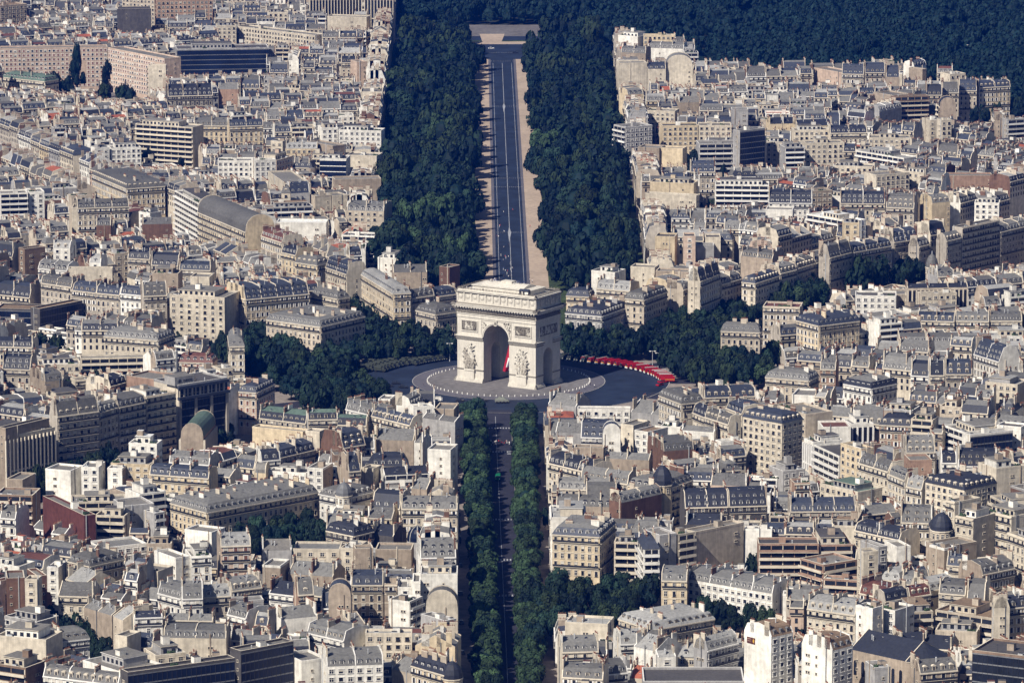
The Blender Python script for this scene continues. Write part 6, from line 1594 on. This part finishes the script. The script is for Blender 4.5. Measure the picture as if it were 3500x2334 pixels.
for i in range(20):
    p = at(1600+R.uniform(325,640)*.2232, 1350+R.uniform(735,775)*.2232); person(p.x, p.y, .02, R.choice((0,0,4,1,2,3)), 'crossing the front avenue in a loose group', 'people crossing the front avenue')
RT_ = Matrix.Rotation(TH,4,'Z')
for i in range(34):
    lx, ly, z = (R.uniform(-11,-5), R.uniform(-2,3), 48.2) if i < 12 else (R.uniform(2,11), R.uniform(-3,3), 48.1) if i < 20 else (R.uniform(-20,20), R.choice((-8.7,8.5)), 44.35)
    q = RT_ @ Vector((lx,ly,z)); person(q.x, q.y, q.z+(.14 if z < 45 else -.35), R.choice((0,2,2,3,4)), 'standing on the roof terrace of the arch', 'people on the roof of the arch')
for i in range(10):
    t = rad(R.uniform(190,350)); r_ = R.uniform(40.5,45); person(r_*math.cos(t), r_*math.sin(t), .13, R.choice((2,2,0)), 'standing by the white bollards on the plaza', 'people on the plaza')
# ------------------------------------------------------------------ turrets, domes, apse, roof sign
def dome(root, x, y, z0, r, zt, body, roofm, n=12, glass=False):
    m = MB(); m.cyl(x,y,0,z0,r,r,g(body),n); m.cyl(x,y,z0-.4,z0,r+.35,r+.35,g('trim'),n); m.obj('turret', root)
    m = MB(); m.lathe(x,y,[(r+.1,z0),(r*1.02,z0+.25*(zt-z0)),(r*.86,z0+.55*(zt-z0)),(r*.55,z0+.82*(zt-z0)),(r*.2,z0+.96*(zt-z0)),(.12,zt)],g(roofm),n); m.lathe(x,y,[(.3,zt-.3),(.22,zt+.8),(.05,zt+1.8)],g('steel'),6)
    m.obj('dome', root)
    for k in range(n):
        a = 2*math.pi*(k+.5)/n; M_ = Matrix.Translation((x+(r*math.cos(math.pi/n)+.02)*math.cos(a), y+(r*math.cos(math.pi/n)+.02)*math.sin(a), z0-3.2)) @ Matrix.Rotation(a+math.pi/2,4,'Z') @ Matrix.Diagonal((.9,1,2.,1))
        o = bpy.data.objects.new('window', pmesh('window.1')); C.objects.link(o); o.parent = root; o.matrix_local = M_
def byl(t):
    return [s for s in HEROES if s.lm == t][0]
def rootof(s):
    if not hasattr(s, 'root'): s.root = thing(s.kind, s.lb, NOUN[s.kind], (s.x,s.y,0), s.ang)
    return s.root
dome(rootof(DOM1), .2, .2, 21.5, 3.4, 27, 'wall_white', 'zincd', 10); dome(rootof(DOM2), DOM2.w*.5, 2, 24.5, 4.3, 31.5, 'wall_warm', 'roof_slate', 14)
dome(rootof(TUR), TUR.w*.55, 0, 24, 3.6, 30, 'wall_yellow', 'roof_slate', 12); dome(rootof(byl('cupola corner house')), .5, .5, 27.5, 4.2, 35.5, 'wall_yellow', 'roof_slate', 8)
p = at(3185,925,18); t = thing('turret_house', 'round corner turret with dark pointed dome among the street trees on the right', 'turret', (p.x,p.y,0)); dome(t, 0, 0, 20, 3.2, 27, 'wall_stone', 'roof_lead', 12)
p = at(1427,1846,17); t = thing('glass_dome', 'round glazed conservatory dome with pale ribs near the front avenue', 'dome', (p.x,p.y,0))
m = MB(); m.cyl(0,0,0,17,4.2,4.2,g('wall_grey'),16); m.obj('drum', t); m = MB(); m.lathe(0,0,[(4.2,17),(4.15,18.6),(3.7,20.4),(2.6,21.9),(1.0,22.7),(.3,22.9)],g('bluglass'),16); m.obj('glazing', t)
m = MB()
for k in range(8):
    a = k*math.pi/4
    for (r0,z0),(r1,z1) in zip([(4.3,17),(4.25,18.6),(3.8,20.5),(2.7,22.0),(1.0,22.9)],[(4.25,18.6),(3.8,20.5),(2.7,22.0),(1.0,22.9),(.2,23.1)]):
        i = len(m.v); tx, ty = -math.sin(a)*.22, math.cos(a)*.22
        for r, z in ((r0,z0),(r1,z1)):
            for sg in (-1,1): m.v.append((r*math.cos(a)+sg*tx, r*math.sin(a)+sg*ty, z+.05))
        m.f.append((i,i+1,i+3,i+2)); m.m.append(g('roof_pale'))
m.obj('rib', t)
r = rootof(CHU); m = MB(); w, d, ze = CHU.w, CHU.d, CHU.ze
i0 = [(w+d/2*math.sin(t_), d/2-d/2*math.cos(t_)) for t_ in [math.pi*k/10 for k in range(11)]]
for k in range(10): (x0,y0),(x1,y1) = i0[k], i0[k+1]; m.poly([(x0,y0,0),(x1,y1,0),(x1,y1,ze-.2),(x0,y0,ze-.2)], g('wall_tan'))
m.obj('apse', r); m = MB()
for k in range(10): (x0,y0),(x1,y1) = i0[k], i0[k+1]; m.poly([(x0,y0,ze),(x1,y1,ze),(w-.2,d/2,ze+d*.28)], g('roof_slate')); m.poly([(x0,y0,ze-.6),(x1,y1,ze-.6),(x1,y1,ze),(x0,y0,ze)], g('trim'))
m.obj('apse_roof', r)
for k in range(7):
    fr = fframe('F', w, d); m = MB(); s_ = (k+.7)*w/7.4; m.fbox(fr, s_-.7, s_+.7, -.0, .1, ze-9, ze-4.2, g('glass')); m.blob(P3(fr, s_, .02, ze-4.2), (.7,.08,.7), g('glass'), RM(fr,0), 10, 6); m.obj('window', r)
def text(body, size, m, parent, M_):
    c = bpy.data.curves.new('t', 'FONT'); c.body = body; c.size = size; c.extrude = .05; c.align_x = 'CENTER'; c.align_y = 'CENTER'; o = bpy.data.objects.new('t', c); C.objects.link(o)
    me = bpy.data.meshes.new_from_object(o.evaluated_get(bpy.context.evaluated_depsgraph_get())); bpy.data.objects.remove(o); me.materials.clear(); me.materials.append(MATS[g(m)]); me.name = 'lettering'
    o = link('lettering', me, parent); o.matrix_local = M_; return o
r = rootof(PUB); ze = PUB.ze; fr = fframe('F', PUB.w, PUB.d); m = MB(); k = int(PUB.w/7)
for i in range(k+1): m.fbox(fr, (PUB.w-1.3)*i/k, (PUB.w-1.3)*i/k+1.3, 0, .9, 0, ze-6.4, g('wall_stone'))
for i in range(4*k): m.fbox(fr, (PUB.w-1)*(i+.2)/(4*k), (PUB.w-1)*(i+.2)/(4*k)+(.9 if i % 2 else .35), 0, .7, ze-5.2, ze-1.6, g('wall_stone'))
m.fbox(fr, -.4, PUB.w+.4, 0, 1.6, ze-6.4, ze-5.2, g('roof_slateb')); m.fbox(fr, -.4, PUB.w+.4, 0, 1.3, ze-1.6, ze-.3, g('roof_slateb')); m.obj('pier_screen', r)
m = MB(); m.box(-1.5,9.5,.3,8,ze,ze+3.9,g('wall_grey'),g('roof_gravel')); so_ = m.obj('sign_box', r)
UPR = Matrix.Rotation(math.pi/2,4,'X')
text('PUBLICIS', 1.25, 'iron', so_, Matrix.Translation((5.6,.22,ze+2)) @ UPR)
m = MB(); m.blob((1.0,.25,ze+2),(1.15,.12,1.15),g('zincd'),None,14,6); m.blob((1.0,.14,ze+2.1),(.55,.1,.7),g('iron'),None,8,5); m.obj('emblem', so_)
tw = byl('left white tower flats'); r = rootof(tw)
m = MB(); m.box(-.25,-.01,tw.d-5.6,tw.d-1.6,27,29.2,g('wall_maroon'),bot=True); sg = m.obj('sign', r)
m = MB()
for k, (a_, b_) in enumerate(((2.2,3.9),(2.0,4.1))): m.box(-.28,-.25,tw.d-1.6-a_,tw.d-1.6-.3,28.5-k*.75,28.75-k*.75,g('wall_rose'))
m.blob((-.27,tw.d-5.0,28.1),(.05,.45,.75),g('awning'),None,10,6); m.obj('emblem', sg)
# ------------------------------------------------------------------ light, air, render
SUNEL, SUNAZ = 43., 49.     # elevation; angle from the left (-x) toward the camera
a = rad(SUNAZ); e = rad(SUNEL)
ts = Vector((-math.cos(a)*math.cos(e), -math.sin(a)*math.cos(e), math.sin(e)))
sl = bpy.data.lights.new('sun', 'SUN'); so = bpy.data.objects.new('sun', sl); C.objects.link(so)
sl.energy = 5.0; sl.angle = rad(.5); sl.color = (1,.93,.82); so.rotation_euler = ts.to_track_quat('Z','Y').to_euler(); so.location = (0,0,900)
w = bpy.data.worlds.new('World'); S.world = w; w.use_nodes = True
nt = w.node_tree; sk = nt.nodes.new('ShaderNodeTexSky'); sk.sky_type = 'NISHITA'; sk.sun_disc = False
sk.sun_elevation = e; sk.sun_rotation = math.atan2(ts.x, ts.y)
nt.links.new(sk.outputs[0], nt.nodes['Background'].inputs[0]); nt.nodes['Background'].inputs[1].default_value = .045
hz = bpy.data.materials.new('haze'); hz.use_nodes = True; N = hz.node_tree.nodes; N.remove(N['Principled BSDF'])
pv = N.new('ShaderNodeVolumePrincipled'); pv.inputs['Density'].default_value = HAZE; pv.inputs['Color'].default_value = (.01,.14,.88,1); pv.inputs['Anisotropy'].default_value = .2  # deep blue volume colour, added to turn the dark tones navy
hz.node_tree.links.new(pv.outputs[0], N['Material Output'].inputs['Volume'])
m = MB(); m.box(-2600,2600,-2600,4200,-1.2,480,0,bot=True); me = m.mesh('haze'); me.materials.clear(); me.materials.append(hz)
tag(link('haze', me), 'thin blue air over the whole city', 'haze', kind='stuff')
S.view_settings.view_transform = 'Standard'; S.view_settings.look = 'None'; S.view_settings.gamma = 1; S.view_settings.exposure = EXPO; S.view_settings.use_curve_mapping = False
S.cycles.max_bounces = 4; S.cycles.diffuse_bounces = 1; S.cycles.glossy_bounces = 2; S.cycles.volume_bounces = 0; S.cycles.transparent_max_bounces = 4
S.cycles.use_denoising = True; S.cycles.sample_clamp_indirect = 4
S.cycles.use_adaptive_sampling = True; S.cycles.adaptive_threshold = .02
S.render.use_persistent_data = False
